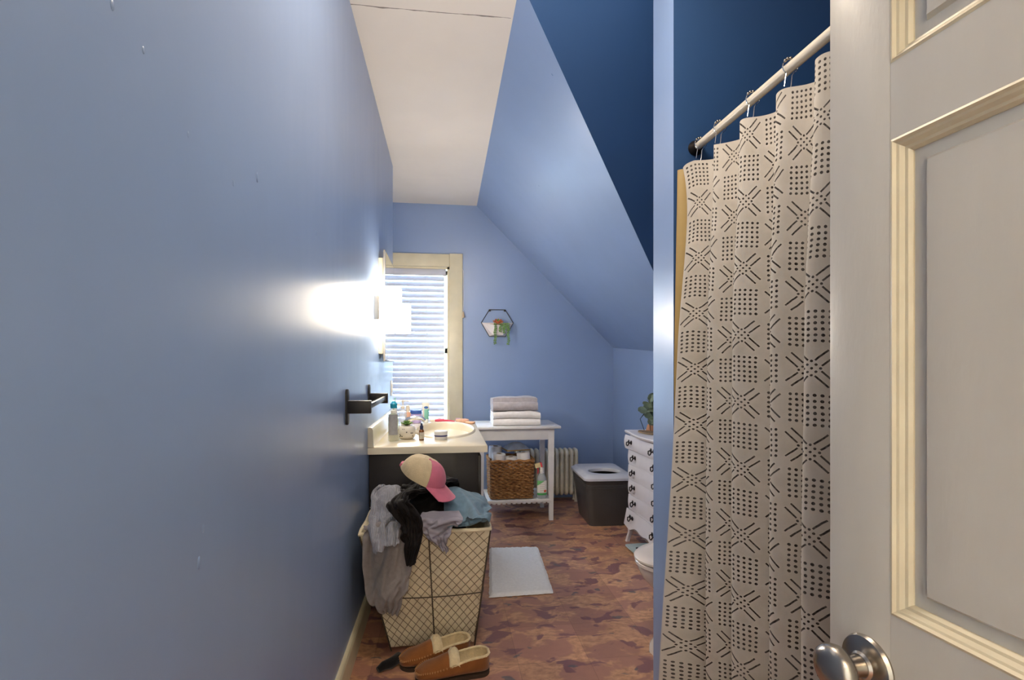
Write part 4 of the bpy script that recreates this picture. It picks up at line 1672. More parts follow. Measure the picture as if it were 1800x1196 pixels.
for s in (-1, 1):
    for fr_, x in ((1, 0.02), (0, dep - 0.045)):
        lp = []
        for z, off, h in ((0.0, -0.018, 0.014), (0.02, -0.014, 0.013), (0.07, 0.0, 0.014), (0.115, 0.002, 0.020), (0.16, -0.004, 0.026), (0.20, 0.0, 0.026)):
            lp.append([Vector((x + (off if fr_ else 0) + a * h, s * (hwd - 0.030) + s * -off * 0.6 + b * h, z)) for a, b in ((-1, -0.7), (-0.7, -1), (0.7, -1), (1, -0.7), (1, 0.7), (0.7, 1), (-0.7, 1), (-1, 0.7))])
        loft('leg', lp, DRW, dr)

# on the dresser
pe = px(1138, 755, Z=DRH + 0.01)
tr = thing('wire_terrarium', 'geometric black wire terrarium on the dresser', 'terrarium', (1.455, 3.47, DRH + 0.001))
nodes = [Vector((0.055 * math.cos(2 * PI * k / 5 + 0.3), 0.055 * math.sin(2 * PI * k / 5 + 0.3), 0.002)) for k in range(5)]
mids = [Vector((0.085 * math.cos(2 * PI * k / 5 + 0.3), 0.085 * math.sin(2 * PI * k / 5 + 0.3), 0.085)) for k in range(5)]
tops = [Vector((0.05 * math.cos(2 * PI * (k + 0.5) / 5 + 0.3), 0.05 * math.sin(2 * PI * (k + 0.5) / 5 + 0.3), 0.145)) for k in range(5)]
apex = Vector((0, 0, 0.185))
mb = MB()
for k in range(5):
    for a, b in ((nodes[k], nodes[(k + 1) % 5]), (nodes[k], mids[k]), (mids[k], tops[k]), (mids[(k + 1) % 5], tops[k]), (tops[k], apex)):
        mb.tube([a, b], 0.0022, 5)
mb.obj('wire_frame', BLACKM, tr)
mb = MB()
mb.lathe([(0.045, 0.001), (0.046, 0.003), (0.035, 0.045), (0.02, 0.055)], None, 20)
mb.obj('terracotta_cup', mat('terracotta', lin(196, 142, 110), 0.8), tr)

ty = thing('wood_tray', 'flat brown wooden tray on the dresser top', 'tray', (1.385, 3.36, DRH + 0.001), 0.2)
mb = MB()
mb.lathe([(0.06, 0.0), (0.066, 0.004), (0.064, 0.010), (0.055, 0.007), (0.01, 0.006)], None, 28, 0.8, 1.7)
mb.obj('dish', mat('olive_wood', lin(140, 118, 88), 0.6, var=0.25, vscale=20), ty)

eu = thing('eucalyptus_plant', 'eucalyptus with round grey-green leaves in a white pot on the dresser', 'potted plant', (1.405, 3.17, DRH + 0.001))
mb = MB()
mb.lathe([(0.042, 0.0), (0.046, 0.003), (0.058, 0.09), (0.060, 0.10), (0.054, 0.10), (0.050, 0.085)], None, 26)
mb.obj('pot', mat('white_pot', lin(228, 222, 216), 0.45), eu)
mb = MB()
mb.lathe([(0.052, 0.088), (0.01, 0.089)], None, 16)
mb.obj('soil', MATS['soil'], eu)
EUC = mat('eucalyptus_leaf', lin(112, 128, 108), 0.6, var=0.25, vscale=20)
STEM = mat('eucalyptus_stem', lin(92, 92, 62), 0.7)
rnd = random.Random(8)
lm = None
for sgn in range(9):
    a = 2 * PI * sgn / 9 + 0.35
    tip = Vector((0.11 * math.cos(a), 0.11 * math.sin(a), 0.24 - 0.06 * (sgn % 3)))
    pts = [Vector((0.01 * math.cos(a), 0.01 * math.sin(a), 0.085)), Vector((0.05 * math.cos(a), 0.05 * math.sin(a), 0.17)), tip]
    mb = MB()
    mb.tube(pts, [0.003, 0.0025, 0.0015], 6)
    mb.obj('stem', STEM, eu)
    for q in range(10):
        s = 0.35 + 0.65 * q / 9
        b_ = pts[1].lerp(tip, (s - 0.35) / 0.65) if s > 0.35 else pts[1]
        M_ = Matrix.Translation(b_) @ Matrix.Rotation(rnd.uniform(0, 2 * PI), 4, 'Z') @ Matrix.Rotation(rnd.uniform(-1.3, 0.9), 4, 'Y') @ Matrix.Rotation(rnd.uniform(-1.3, 1.3), 4, 'X')
        if lm is None:
            g = MB()
            P = []
            for i in range(7):
                u = i / 6
                wd = 0.062 * math.sqrt(max(0.02, 1 - (2 * u - 1) ** 2))
                P.append([Vector((0.006 + 0.060 * u, v * wd / 2, 0.006 * abs(v) + 0.008 * u * u)) for v in (-1, -0.5, 0, 0.5, 1)])
            g.thick(P, 0.0012)
            o = g.obj('leaf', EUC, eu)
            lm = o.data
        else:
            o = bpy.data.objects.new('leaf', lm)
            COL.objects.link(o)
            o.parent = eu
        o.matrix_local = M_

# ================================================================== BATHROOM SCALE
sc = thing('bathroom_scale', 'pale glass bathroom scale half under the dresser', 'scale', (1.395, 3.30, 0), 0.05)
lp = rpoly(-0.155, -0.135, 0.155, 0.135, 0.02)
loft('glass_plate', [[Vector((a, b, 0.016)) for a, b in lp], [Vector((a, b, 0.024)) for a, b in lp]], mat('scale_glass', lin(188, 208, 210), 0.12), sc)
mb = MB()
mb.lathe([(0.026, 0.0243), (0.024, 0.0252), (0.004, 0.0254)], Matrix.Translation((-0.095, 0.03, 0)), 20, 0.7, 1.3)
mb.obj('display', mat('dark_display', lin(52, 48, 50), 0.2), sc)
for a in (-0.12, 0.12):
    for b in (-0.1, 0.1):
        mb = MB()
        mb.lathe([(0.016, 0.0), (0.018, 0.003), (0.017, 0.016)], Matrix.Translation((a, b, 0)), 12)
        mb.obj('foot', BLACKM, sc)

# ================================================================== TOILET (faces the left wall)
TYC, TFX = 2.15, 0.825
to = thing('toilet', 'white porcelain toilet with closed lid behind the partition', 'toilet', (TFX, TYC, 0))


def egg(L, W, z, x0=0.0, n=40):
    pts = []
    for k in range(n):
        a = 2 * PI * k / n
        c, s_ = math.cos(a), math.sin(a)
        f = L * 0.56 if c < 0 else L * 0.44
        pts.append(Vector((x0 + L * 0.56 + f * c, W / 2 * s_ * (1.0 if c < 0 else 1.0), z)))
    return pts


loft('bowl', [egg(0.50, 0.25, 0.0, 0.065), egg(0.495, 0.245, 0.03, 0.068), egg(0.42, 0.20, 0.10, 0.120), egg(0.35, 0.18, 0.18, 0.165), egg(0.40, 0.26, 0.26, 0.100), egg(0.455, 0.335, 0.33, 0.035), egg(0.47, 0.355, 0.365, 0.018), egg(0.47, 0.36, 0.385, 0.016)], PORC, to)
SEATM = mat('toilet_seat_plastic', lin(224, 214, 206), 0.22, var=0.02)
loft('seat', [egg(0.472, 0.362, 0.386, 0.010), egg(0.482, 0.372, 0.390, 0.004), egg(0.482, 0.372, 0.402, 0.004), egg(0.474, 0.364, 0.406, 0.008)], SEATM, to)
loft('lid', [egg(0.472, 0.362, 0.408, 0.008), egg(0.486, 0.376, 0.412, 0.0), egg(0.486, 0.376, 0.420, 0.0), egg(0.472, 0.362, 0.428, 0.008), egg(0.40, 0.29, 0.4335, 0.045), egg(0.2, 0.14, 0.436, 0.15)], SEATM, to)
for s in (-1, 1):
    mb = MB()
    mb.tube([(0.475, s * 0.05, 0.415), (0.475, s * 0.10, 0.415)], 0.013, 10)
    mb.obj('hinge', SEATM, to)
tkl = [[Vector((x, y, z)) for x, y in rpoly(0.50 - e, -0.20 - e, 0.685, 0.20 + e, 0.04)] for e, z in ((-0.03, 0.36), (-0.01, 0.40), (0.0, 0.55), (0.005, 0.72))]
loft('tank', tkl, PORC, to)
loft('tank_lid', [[Vector((x, y, z)) for x, y in rpoly(0.49 - e, -0.21 - e, 0.69, 0.21 + e, 0.04)] for e, z in ((-0.004, 0.721), (0.004, 0.73), (0.004, 0.748), (-0.008, 0.76))], PORC, to)
box('shelf', (0.43, -0.10, 0.28), (0.56, 0.10, 0.385), PORC, to, 0.02)
mb = MB()
mb.tube([(0.50, -0.14, 0.66), (0.478, -0.14, 0.66), (0.472, -0.10, 0.652), (0.472, -0.07, 0.645)], 0.007, 8)
mb.obj('flush_lever', CHROME, to)

# ================================================================== BATH MAT
mt = MB()
q0, q1, q2, q3 = Vector((0.30, 3.515, 0)), Vector((0.634, 3.485, 0)), Vector((0.592, 2.775, 0)), Vector((0.235, 2.765, 0))
nu, nv = 44, 84
top = []
for i in range(nu + 1):
    row = []
    for j in range(nv + 1):
        u, v = i / nu, j / nv
        pnt = q0.lerp(q1, u).lerp(q3.lerp(q2, u), v)
        e = min(u, 1 - u, (v) * 2, (1 - v) * 2)
        edge_n = 0.006 * noise.noise(Vector((pnt.x * 60, pnt.y * 60, 1))) if e < 0.005 else 0
        z = 0.004 + 0.013 * smooth(e / 0.05) + 0.005 * noise.noise(Vector((pnt.x * 75, pnt.y * 75, 0))) * smooth(e / 0.03)
        row.append(pnt + Vector((edge_n, edge_n, max(0.002, z))))
    top.append(row)
mt.thick(top, -0.0015)
rg = mt.obj('bath_mat', fabric('white_shag', lin(246, 245, 243), 0.04, 60, 0.9, 180))
tag(rg, 'white rectangular bath mat on the floor before the vanity', 'rug')

# ================================================================== LAUNDRY HAMPER
HT = (-0.355, 2.195, 0.192, 2.675, 0.55)
HB = (-0.240, 2.300, 0.132, 2.600, 0.02)
hm = thing('laundry_hamper', 'tapered wire laundry hamper with cream cloth liner, overfull', 'hamper', (-0.06, 2.44, 0))
HO = Vector((-0.06, 2.44, 0))


def hcorner(k, t):
    """corner k (0 front-left,1 front-right,2 back-right,3 back-left) at height fraction t"""
    xs = (0, 2, 2, 0)[k]
    ys = (1, 1, 3, 3)[k]
    return Vector((HB[xs] + (HT[xs] - HB[xs]) * t, HB[ys] + (HT[ys] - HB[ys]) * t, HB[4] + (HT[4] - HB[4]) * t)) - HO


LINER = fabric('cream_canvas', lin(226, 214, 186), 0.10, 14, 0.4, 300)
DWIRE = mat('dark_wire', lin(74, 66, 54), 0.5, 0.3)
MESHW = mat('galvanised_mesh_wire', lin(128, 112, 86), 0.5, 0.3)
# liner: four sides bulging through the mesh, hem folded over the rim
loops = []
NSEG = 24
for i in range(31):
    t = i / 30
    lp = []
    for k in range(4):
        a, b = hcorner(k, t), hcorner((k + 1) % 4, t)
        nrm = Vector(((b - a).y, -(b - a).x, 0)).normalized()
        for q in range(NSEG):
            s = q / NSEG
            pnt = a.lerp(b, s)
            puff = 0.010 * math.sin(PI * s) ** 0.5 * math.sin(PI * min(1, t * 1.02)) ** 0.5
            # quilted between the diagonal wires
            uu, vv = s * (a - b).length / 0.05, t * 0.53 / 0.042
            quilt = 0.003 * abs(math.sin(PI * (uu + vv) / 1.0) * math.sin(PI * (uu - vv) / 1.0))
            pnt = pnt + nrm * (-0.006 + puff + quilt + 0.006 * noise.noise(Vector((pnt.x * 7, pnt.y * 7, t * 5))))
            if t < 0.08:
                pnt.z += 0.012 * noise.noise(Vector((pnt.x * 14, pnt.y * 14, 3)))
            lp.append(pnt)
    loops.append(lp)
inner = []
for i in (30, 24, 16):
    inner.append([Vector((v.x * 0.95, v.y * 0.95, v.z - (0.0 if i == 30 else 0))) for v in loops[i]])
lo_ = loops + [[v + Vector((0, 0, 0.012)) for v in loops[30]]] + inner
mbh = MB()
b0 = mbh.grid(lo_, close_v=True)
mbh.cap(b0, 4 * NSEG, True)
mbh.cap(b0 + (len(lo_) - 1) * 4 * NSEG, 4 * NSEG)
mbh.obj('cloth_liner', LINER, hm, fix=False)
mb = MB()
rim = []
for k in range(4):
    a, b = hcorner(k, 1.0), hcorner((k + 1) % 4, 1.0)
    for q in range(10):
        rim.append(a.lerp(b, q / 10) + Vector((0, 0, 0.006 + 0.003 * math.sin(q * 1.3 + k))))
mb.tube(rim, 0.0085, 8, closed=True)
mb.obj('hem', LINER, hm)
for k in range(4):
    mb = MB()
    c0_, c1_ = hcorner(k, 0.0), hcorner(k, 1.0)
    out = (c1_ - c0_)
    mb.tube([c0_ - out.normalized() * 0.018, c0_, c1_], 0.0032, 6)
    mb.obj('corner_wire', DWIRE, hm)
for k in range(4):
    a0, b0_ = hcorner(k, 0.0), hcorner((k + 1) % 4, 0.0)
    a1, b1 = hcorner(k, 1.0), hcorner((k + 1) % 4, 1.0)
    nrm = Vector(((b1 - a1).y, -(b1 - a1).x, 0)).normalized()

    def face_pt(s, t):
        pf = 0.010 * math.sin(PI * min(1, max(0, s))) ** 0.5 * math.sin(PI * min(1, max(0, t))) ** 0.5
        return a0.lerp(b0_, s).lerp(a1.lerp(b1, s), t) + nrm * (0.0005 + pf)
    mb = MB()
    mb.tube([face_pt(0.52, t / 10) + nrm * 0.002 for t in range(11)], 0.0028, 6)
    mb.obj('upright_wire', DWIRE, hm)
    mb = MB()
    mb.tube([face_pt(s / 12, 0.46) + nrm * 0.002 + Vector((0, 0, -0.006 * math.sin(PI * s / 12))) for s in range(13)], 0.0024, 6)
    mb.obj('cross_wire', DWIRE, hm)
    mb = MB()
    for sg in (-1, 1):
        nd = 24
        for d in range(nd):
            c = -1.0 + 2.0 * (d + 0.5) / nd     # s - sg*t*k = c
            pts = []
            for q in range(25):
                t = q / 24
                s = (c + t) if sg > 0 else (1 - (c + t))
                if -0.001 <= s <= 1.001:
                    pts.append(face_pt(s, t))
            if len(pts) > 2:
                mb.tube(pts, 0.0011, 4)
    wm = mb.obj('wire_mesh', MESHW, hm, fix=False)
    wm['kind'] = 'stuff'
# the liner is tied to the rim with bows
rc = hcorner(2, 1.0)
for k, off in ((2, Vector((-0.018, -0.03, 0.0))), (3, Vector((0.02, -0.03, 0)))):
    rc = hcorner(k, 1.0) + off
    mb = MB()
    mb.tube([rc + Vector((0, 0, -0.07)), rc + Vector((0.002, -0.002, 0.02)), rc + Vector((0.006, -0.010, 0.036))], [0.008, 0.010, 0.012], 8)
    for s in (-1, 1):
        mb.tube([rc + Vector((0, -0.016, 0.0)), rc + Vector((s * 0.022, -0.02, 0.016)), rc + Vector((s * 0.034, -0.022, 0.004)), rc + Vector((s * 0.02, -0.02, -0.008)), rc + Vector((0, -0.016, 0.0))], 0.005, 6)
        mb.tube([rc + Vector((0, -0.016, 0.0)), rc + Vector((s * 0.010, -0.022, -0.03)), rc + Vector((s * 0.016, -0.024, -0.055))], 0.005, 6)
    mb.obj('tie_bow', LINER, hm)


# ================================================================== CLOTHES
def crumple(c, rad_, seed, amp=0.16, freq=9.0, nu=56, nv=40, up=1.0, rot=0.0):
    """a heap of cloth: ellipsoid with sharp-backed folds"""
    c = Vector(c)
    P = []
    for i in range(nv + 1):
        th = PI * i / nv
        row = []
        for k in range(nu):
            ph = 2 * PI * k / nu
            d = Vector((math.sin(th) * math.cos(ph), math.sin(th) * math.sin(ph), -math.cos(th)))
            q = d * 1.0 + Vector((seed * 3.1, seed * 1.7, seed))
            w_ = noise.noise(q * 1.6)
            dirv = Vector((math.cos(seed), 0.4, math.sin(seed))).normalized()
            f1 = 1 - abs(math.sin(freq * (d.dot(dirv)) * 0.5 + 3.2 * w_ + seed))
            f2 = 1 - abs(noise.noise(q * 3.1)) * 2
            r = 1 + amp * (f1 * 1.1 + 0.55 * f2 - 0.7) + 0.10 * noise.noise(q * 1.1)
            row.append(c + Vector((d.x * rad_[0], d.y * rad_[1], d.z * rad_[2])) * r)
        P.append(row)
    return P


def spline(vals, t):
    n = len(vals) - 1
    x = min(max(t * n, 0), n - 1e-6)
    i = int(x)
    f = x - i
    p0, p1, p2, p3 = vals[max(i - 1, 0)], vals[i], vals[i + 1], vals[min(i + 2, n)]
    return 0.5 * ((2 * p1) + (p2 - p0) * f + (2 * p0 - 5 * p1 + 4 * p2 - p3) * f * f + (3 * p1 - p0 - 3 * p2 + p3) * f ** 3)


def hang(mb, rows, folds=4, amp=0.012, seed=0.0, nu=30, nv=40, th=0.004, bulge=0.02):
    """hanging cloth: rows of (left point, right point)"""
    Ls, Rs = [Vector(a) for a, b in rows], [Vector(b) for a, b in rows]
    P = []
    for i in range(nv + 1):
        t = i / nv
        a, b = spline(Ls, t), spline(Rs, t)
        row = []
        for k in range(nu + 1):
            s = k / nu
            pnt = a.lerp(b, s)
            w_ = noise.noise(Vector((s * 2 + seed, t * 2.2, seed)))
            f = (1 - abs(math.sin(PI * folds * 0.5 * s + 1.6 * w_ + seed + 0.8 * t))) - 0.4
            dy = -bulge * math.sin(PI * s) ** 0.6 - amp * f * (0.5 + 0.5 * math.sin(PI * min(1, s * 1.0)))
            n2 = 0.006 * noise.noise(Vector((s * 7 + seed, t * 8, 2.0)))
            row.append(pnt + Vector((0.004 * w_, dy + n2, 0.004 * noise.noise(Vector((s * 5, t * 5, seed))))))
        P.append(row)
    mb.thick(P, th)


def PX(x, y, Y):
    return px(x, y, Y=Y)


def garment(name, label, m, group=None):
    return tag(name, label, 'clothing')


WAF = fabric('grey_waffle_knit', lin(158, 160, 172), 0.10, 40, 0.9, 160, wave=(55, 'X'))
SWT = fabric('grey_sweatshirt', lin(138, 132, 132), 0.08, 60, 0.4, 320)
BLK = fabric('black_jersey', lin(24, 21, 22), 0.2, 30, 0.25, 200, rough=0.7, sheen=0.05)
LAV = fabric('pale_grey_cotton', lin(150, 146, 158), 0.06, 30, 0.3, 320)
DEN = fabric('washed_denim', lin(104, 130, 148), 0.18, 26, 0.5, 340)

# cloth falls over the full hamper: each piece is dropped on what lies below and keeps the folds it takes
def sim_cloth(x0, x1, y0, y1, z, nx, ny, colliders, shrink=-0.2, frames=42, shape=None, bend=0.9, friction=30, seed=0.0, gap=0.006, pin=None):
    P = []
    for i in range(nx + 1):
        for k in range(ny + 1):
            u, v = i / nx, k / ny
            pnt = Vector((x0 + (x1 - x0) * u, y0 + (y1 - y0) * v, z))
            pnt.z += 0.012 * noise.noise(Vector((u * 4 + seed, v * 4, seed)))
            if shape:
                pnt = shape(u, v, pnt)
            P.append(pnt)
    F_ = []
    for i in range(nx):
        for k in range(ny):
            a = i * (ny + 1) + k
            F_.append((a, a + ny + 1, a + ny + 2, a + 1))
    o = link_mesh('falling_cloth', P, F_, None, mats=[], smooth=False)
    cm = o.modifiers.new('cloth', 'CLOTH')
    st = cm.settings
    if pin is not None:
        vg = o.vertex_groups.new(name='pin')
        vg.add([i * (ny + 1) + k for i in range(nx + 1) for k in range(ny + 1) if k / ny >= pin], 1.0, 'ADD')
        st.vertex_group_mass = 'pin'
    st.quality = 5
    st.mass = 0.25
    st.tension_stiffness = 12
    st.compression_stiffness = 12
    st.shear_stiffness = 4
    st.bending_stiffness = bend
    st.air_damping = 4.0
    st.shrink_min = shrink
    cs = cm.collision_settings
    cs.collision_quality = 2
    cs.distance_min = 0.004
    cs.use_self_collision = True
    cs.self_distance_min = 0.006
    cs.friction = friction
    cm.point_cache.frame_start = 1
    cm.point_cache.frame_end = frames
    for c in colliders:
        if not c.modifiers.get('collision'):
            c.modifiers.new('collision', 'COLLISION')
            c.collision.thickness_outer = gap
            c.collision.cloth_friction = friction
            c.collision.damping = 0.6
    for f in range(1, frames + 1):
        S.frame_set(f)
    dg = bpy.context.evaluated_depsgraph_get()
    me = o.evaluated_get(dg).to_mesh()
    V = [Vector(v.co) for v in me.vertices]
    o.evaluated_get(dg).to_mesh_clear()
    bpy.data.objects.remove(o)
    for c in colliders:
        mdf = c.modifiers.get('collision')
        if mdf:
            c.modifiers.remove(mdf)
    S.frame_set(1)
    return V, F_, (nx + 1, ny + 1)


def settle(name, m, sim, th=0.0035, parent=None):
    """give the settled sheet thickness and a smooth surface"""
    V, F_, (n, k) = sim
    o = link_mesh(name, V, F_, m, parent)
    so = o.modifiers.new('thickness', 'SOLIDIFY')
    so.thickness = th
    so.offset = 0
    sb2 = o.modifiers.new('smooth', 'SUBSURF')
    sb2.levels = 2
    sb2.render_levels = 2
    return o


tmp = []
hb = MB()
b0 = hb.grid([[hcorner(k, t) * f_ + HO + Vector((0, 0, dz)) for k in range(4)] for t, f_, dz in ((0.0, 1.05, 0), (0.97, 1.035, 0), (1.0, 1.03, 0.012), (1.0, 0.98, 0.017))], close_v=True)
hb.cap(b0, 4, True)
hb.cap(b0 + 12, 4)
tmp.append(hb.obj('hamper_block', None, smooth=False))
tmp.append(box('wall_block', (XL - 0.1, 1.6, 0), (XL + 0.004, 2.7, 1.2), BLUE))
tmp.append(box('cabinet_block', (XL, VY0 + 0.015, 0), (VX1, 3.2, 0.84), BLUE))

# black clothes filling the hamper
mb = MB()
mb.grid(crumple((-0.055, 2.450, 0.535), (0.150, 0.150, 0.125), 2.6, 0.14, 9), close_v=True)
mb.grid(crumple((0.050, 2.480, 0.575), (0.070, 0.09, 0.085), 4.4, 0.16, 8, 40, 30), close_v=True)
heap = mb.obj('black_trousers', BLK)
tag(heap, 'black trousers heaped in the middle of the hamper under the cap', 'clothing')
mb = MB()
mb.grid(crumple((-0.255, 2.385, 0.575), (0.080, 0.120, 0.105), 1.3, 0.12, 7), close_v=True)
heapL = mb.obj('left_block', None)
mb = MB()
mb.grid(crumple((0.110, 2.47, 0.545), (0.070, 0.150, 0.085), 3.4, 0.12, 7), close_v=True)
heapR = mb.obj('right_block', None)
tmp += [heapL, heapR]
base_col = tmp + [heap]



def laid(path, edges):
    """initial sheet laid along a (y, z) path; edges = rows of (x_left, x_right) from the path's start to its end"""
    pts = [Vector((0, y, z)) for y, z in path]
    L = [0]
    for a, b in zip(pts, pts[1:]):
        L.append(L[-1] + (b - a).length)

    def f(u, v, p):
        q = v * L[-1]
        k = max(i for i in range(len(L) - 1) if L[i] <= q + 1e-9)
        c = pts[k].lerp(pts[k + 1], min(1, (q - L[k]) / (L[k + 1] - L[k])))
        e = v * (len(edges) - 1)
        m_ = min(int(e), len(edges) - 2)
        xl = edges[m_][0] + (edges[m_ + 1][0] - edges[m_][0]) * (e - m_)
        xr = edges[m_][1] + (edges[m_ + 1][1] - edges[m_][1]) * (e - m_)
        return Vector((xl + (xr - xl) * u, c.y + 0.006 * noise.noise(Vector((u * 5, v * 9, 1))), c.z + 0.006 * noise.noise(Vector((u * 5, v * 9, 4)))))
    return f


sim = sim_cloth(0, 1, 0, 1, 0, 20, 36, base_col, -0.14, 36, seed=1.0, pin=0.95, gap=0.005,
                shape=laid([(2.235, 0.215), (2.155, 0.555), (2.175, 0.588), (2.25, 0.575)], [(-0.305, -0.165), (-0.340, -0.140), (-0.352, -0.130), (-0.352, -0.122), (-0.340, -0.135)]))
g_sw = settle('sweatshirt', SWT, sim)
tag(g_sw, 'heather grey sweatshirt hanging down the front left of the hamper', 'clothing')

sim = sim_cloth(-0.010, 0.172, 2.220, 2.60, 0.70, 20, 38, base_col, -0.42, 36, seed=2.0, bend=0.6)
g_je = settle('jeans', DEN, sim, 0.004)
tag(g_je, 'faded blue jeans crumpled at the right side of the hamper', 'clothing')

sim = sim_cloth(0, 1, 0, 1, 0, 16, 30, base_col, -0.18, 36, seed=3.0, gap=0.010, pin=0.72, friction=70,
                shape=laid([(2.15, 0.415), (2.135, 0.560), (2.165, 0.605), (2.23, 0.615), (2.27, 0.62)], [(-0.030, 0.020), (-0.055, 0.050), (-0.110, 0.075), (-0.115, 0.075), (-0.10, 0.06)]))
g_sh = settle('cotton_shirt', LAV, sim)
tag(g_sh, 'pale grey cotton shirt with a sleeve over the front rim of the hamper', 'clothing')

sim = sim_cloth(-0.388, -0.225, 2.115, 2.44, 0.74, 22, 40, base_col, -0.42, 32, seed=4.0, bend=1.0, gap=0.014)
g_wa = settle('waffle_knit_top', WAF, sim, 0.006)
tag(g_wa, 'pale grey waffle-knit top bunched on the left rim of the hamper', 'clothing')

sim = sim_cloth(0, 1, 0, 1, 0, 22, 52, base_col, -0.20, 40, seed=5.0, gap=0.034, pin=0.95,
                shape=laid([(2.115, 0.425), (2.105, 0.560), (2.15, 0.635), (2.27, 0.71), (2.40, 0.765), (2.53, 0.73), (2.61, 0.62)],
                           [(-0.180, -0.075), (-0.190, -0.045), (-0.178, -0.032), (-0.178, -0.015), (-0.185, 0.025), (-0.18, 0.065), (-0.16, 0.07)]))
g_bl = settle('black_shirt', BLK, sim)
tag(g_bl, 'black jersey shirt draped over the middle front of the laundry pile', 'clothing')
for o in tmp:
    bpy.data.objects.remove(o)

# baseball cap: cream mesh back, pink front and brim
fw = Vector((0.80, -0.36, -0.46)).normalized()
upv = Vector((0.36, -0.16, 0.90))
upv = (upv - fw * upv.dot(fw)).normalized()
sd = upv.cross(fw)
cc_ = PX(742, 838, 2.37)
Mc = Matrix(((fw.x, sd.x, upv.x, cc_.x), (fw.y, sd.y, upv.y, cc_.y), (fw.z, sd.z, upv.z, cc_.z), (0, 0, 0, 1)))
Mc = Mc @ Matrix.Scale(1.06, 4)
cp = thing('baseball_cap', 'cream and pink baseball cap on top of the laundry pile', 'cap', M=Mc)
PNK = fabric('pink_cotton', lin(206, 116, 140), 0.08, 30, 0.35, 320)
CRM = fabric('cream_cap_cotton', lin(204, 186, 152), 0.10, 30, 0.4, 240)


def dome(a0, a1, n=16, r=(0.100, 0.085, 0.082), seed=0):
    P = []
    for i in range(11):
        el = PI / 2 * i / 10
        row = []
        for k in range(n + 1):
            a = a0 + (a1 - a0) * k / n
            dent = 1 - 0.05 * abs(math.sin(3 * a)) ** 6 * 0 + 0.035 * noise.noise(Vector((math.cos(a) * 2 + seed, math.sin(a) * 2, el * 2)))
            e = 0.985 + 0.015 * abs(math.sin(3 * a)) ** 0.3
            row.append(Vector((r[0] * math.cos(el) ** 0.75 * math.cos(a) * dent * e, r[1] * math.cos(el) ** 0.75 * math.sin(a) * dent * e, r[2] * math.sin(el) ** 0.9 * dent)))
        P.append(row)
    return P


mb = MB()
mb.thick(dome(PI * 0.30, PI * 1.70, 36), -0.003)
mb.obj('back_panels', CRM, cp, fix=True)
mb = MB()
mb.thick(dome(-PI * 0.30, PI * 0.30, 16, (0.101, 0.086, 0.083)), -0.003)
mb.obj('front_panel', PNK, cp)
mb = MB()
P = []
for i in range(9):
    u = i / 8
    row = []
    for k in range(17):
        v = -1 + 2 * k / 16
        a = v * PI * 0.30
        inn = Vector((0.099 * math.cos(a), 0.085 * math.sin(a), 0.002))
        outp = Vector((0.099 + 0.070 * math.sqrt(max(0, 1 - abs(v) ** 2.4)), 0.080 * v, -0.014 - 0.012 * v * v))
        if abs(v) == 1:
            outp = inn + Vector((0.004, 0, -0.003))
        row.append(inn.lerp(outp, u))
    P.append(row)
mb.thick(P, 0.004)
mb.obj('brim', PNK, cp)
mb = MB()
mb.ball((0, 0, 0.084), 0.007, 10, 6, (1, 1, 0.5))
mb.obj('button', PNK, cp)
mb = MB()
mb.tube([(-0.096, -0.032, 0.006), (-0.106, 0.0, 0.004), (-0.096, 0.032, 0.006)], [0.008, 0.009, 0.008], 8)
mb.obj('back_strap', PNK, cp)

# ================================================================== SLIPPERS
SUE = fabric('tan_suede', lin(140, 86, 42), 0.14, 24, 0.25, 260, rough=0.85, sheen=0.3)
FUR = fabric('cream_shearling', lin(226, 206, 164), 0.14, 40, 1.0, 120, sheen=0.4)
SOLE = mat('dark_rubber_sole', lin(58, 42, 30), 0.8)
STI = mat('stitch_thread', lin(196, 150, 96), 0.8)


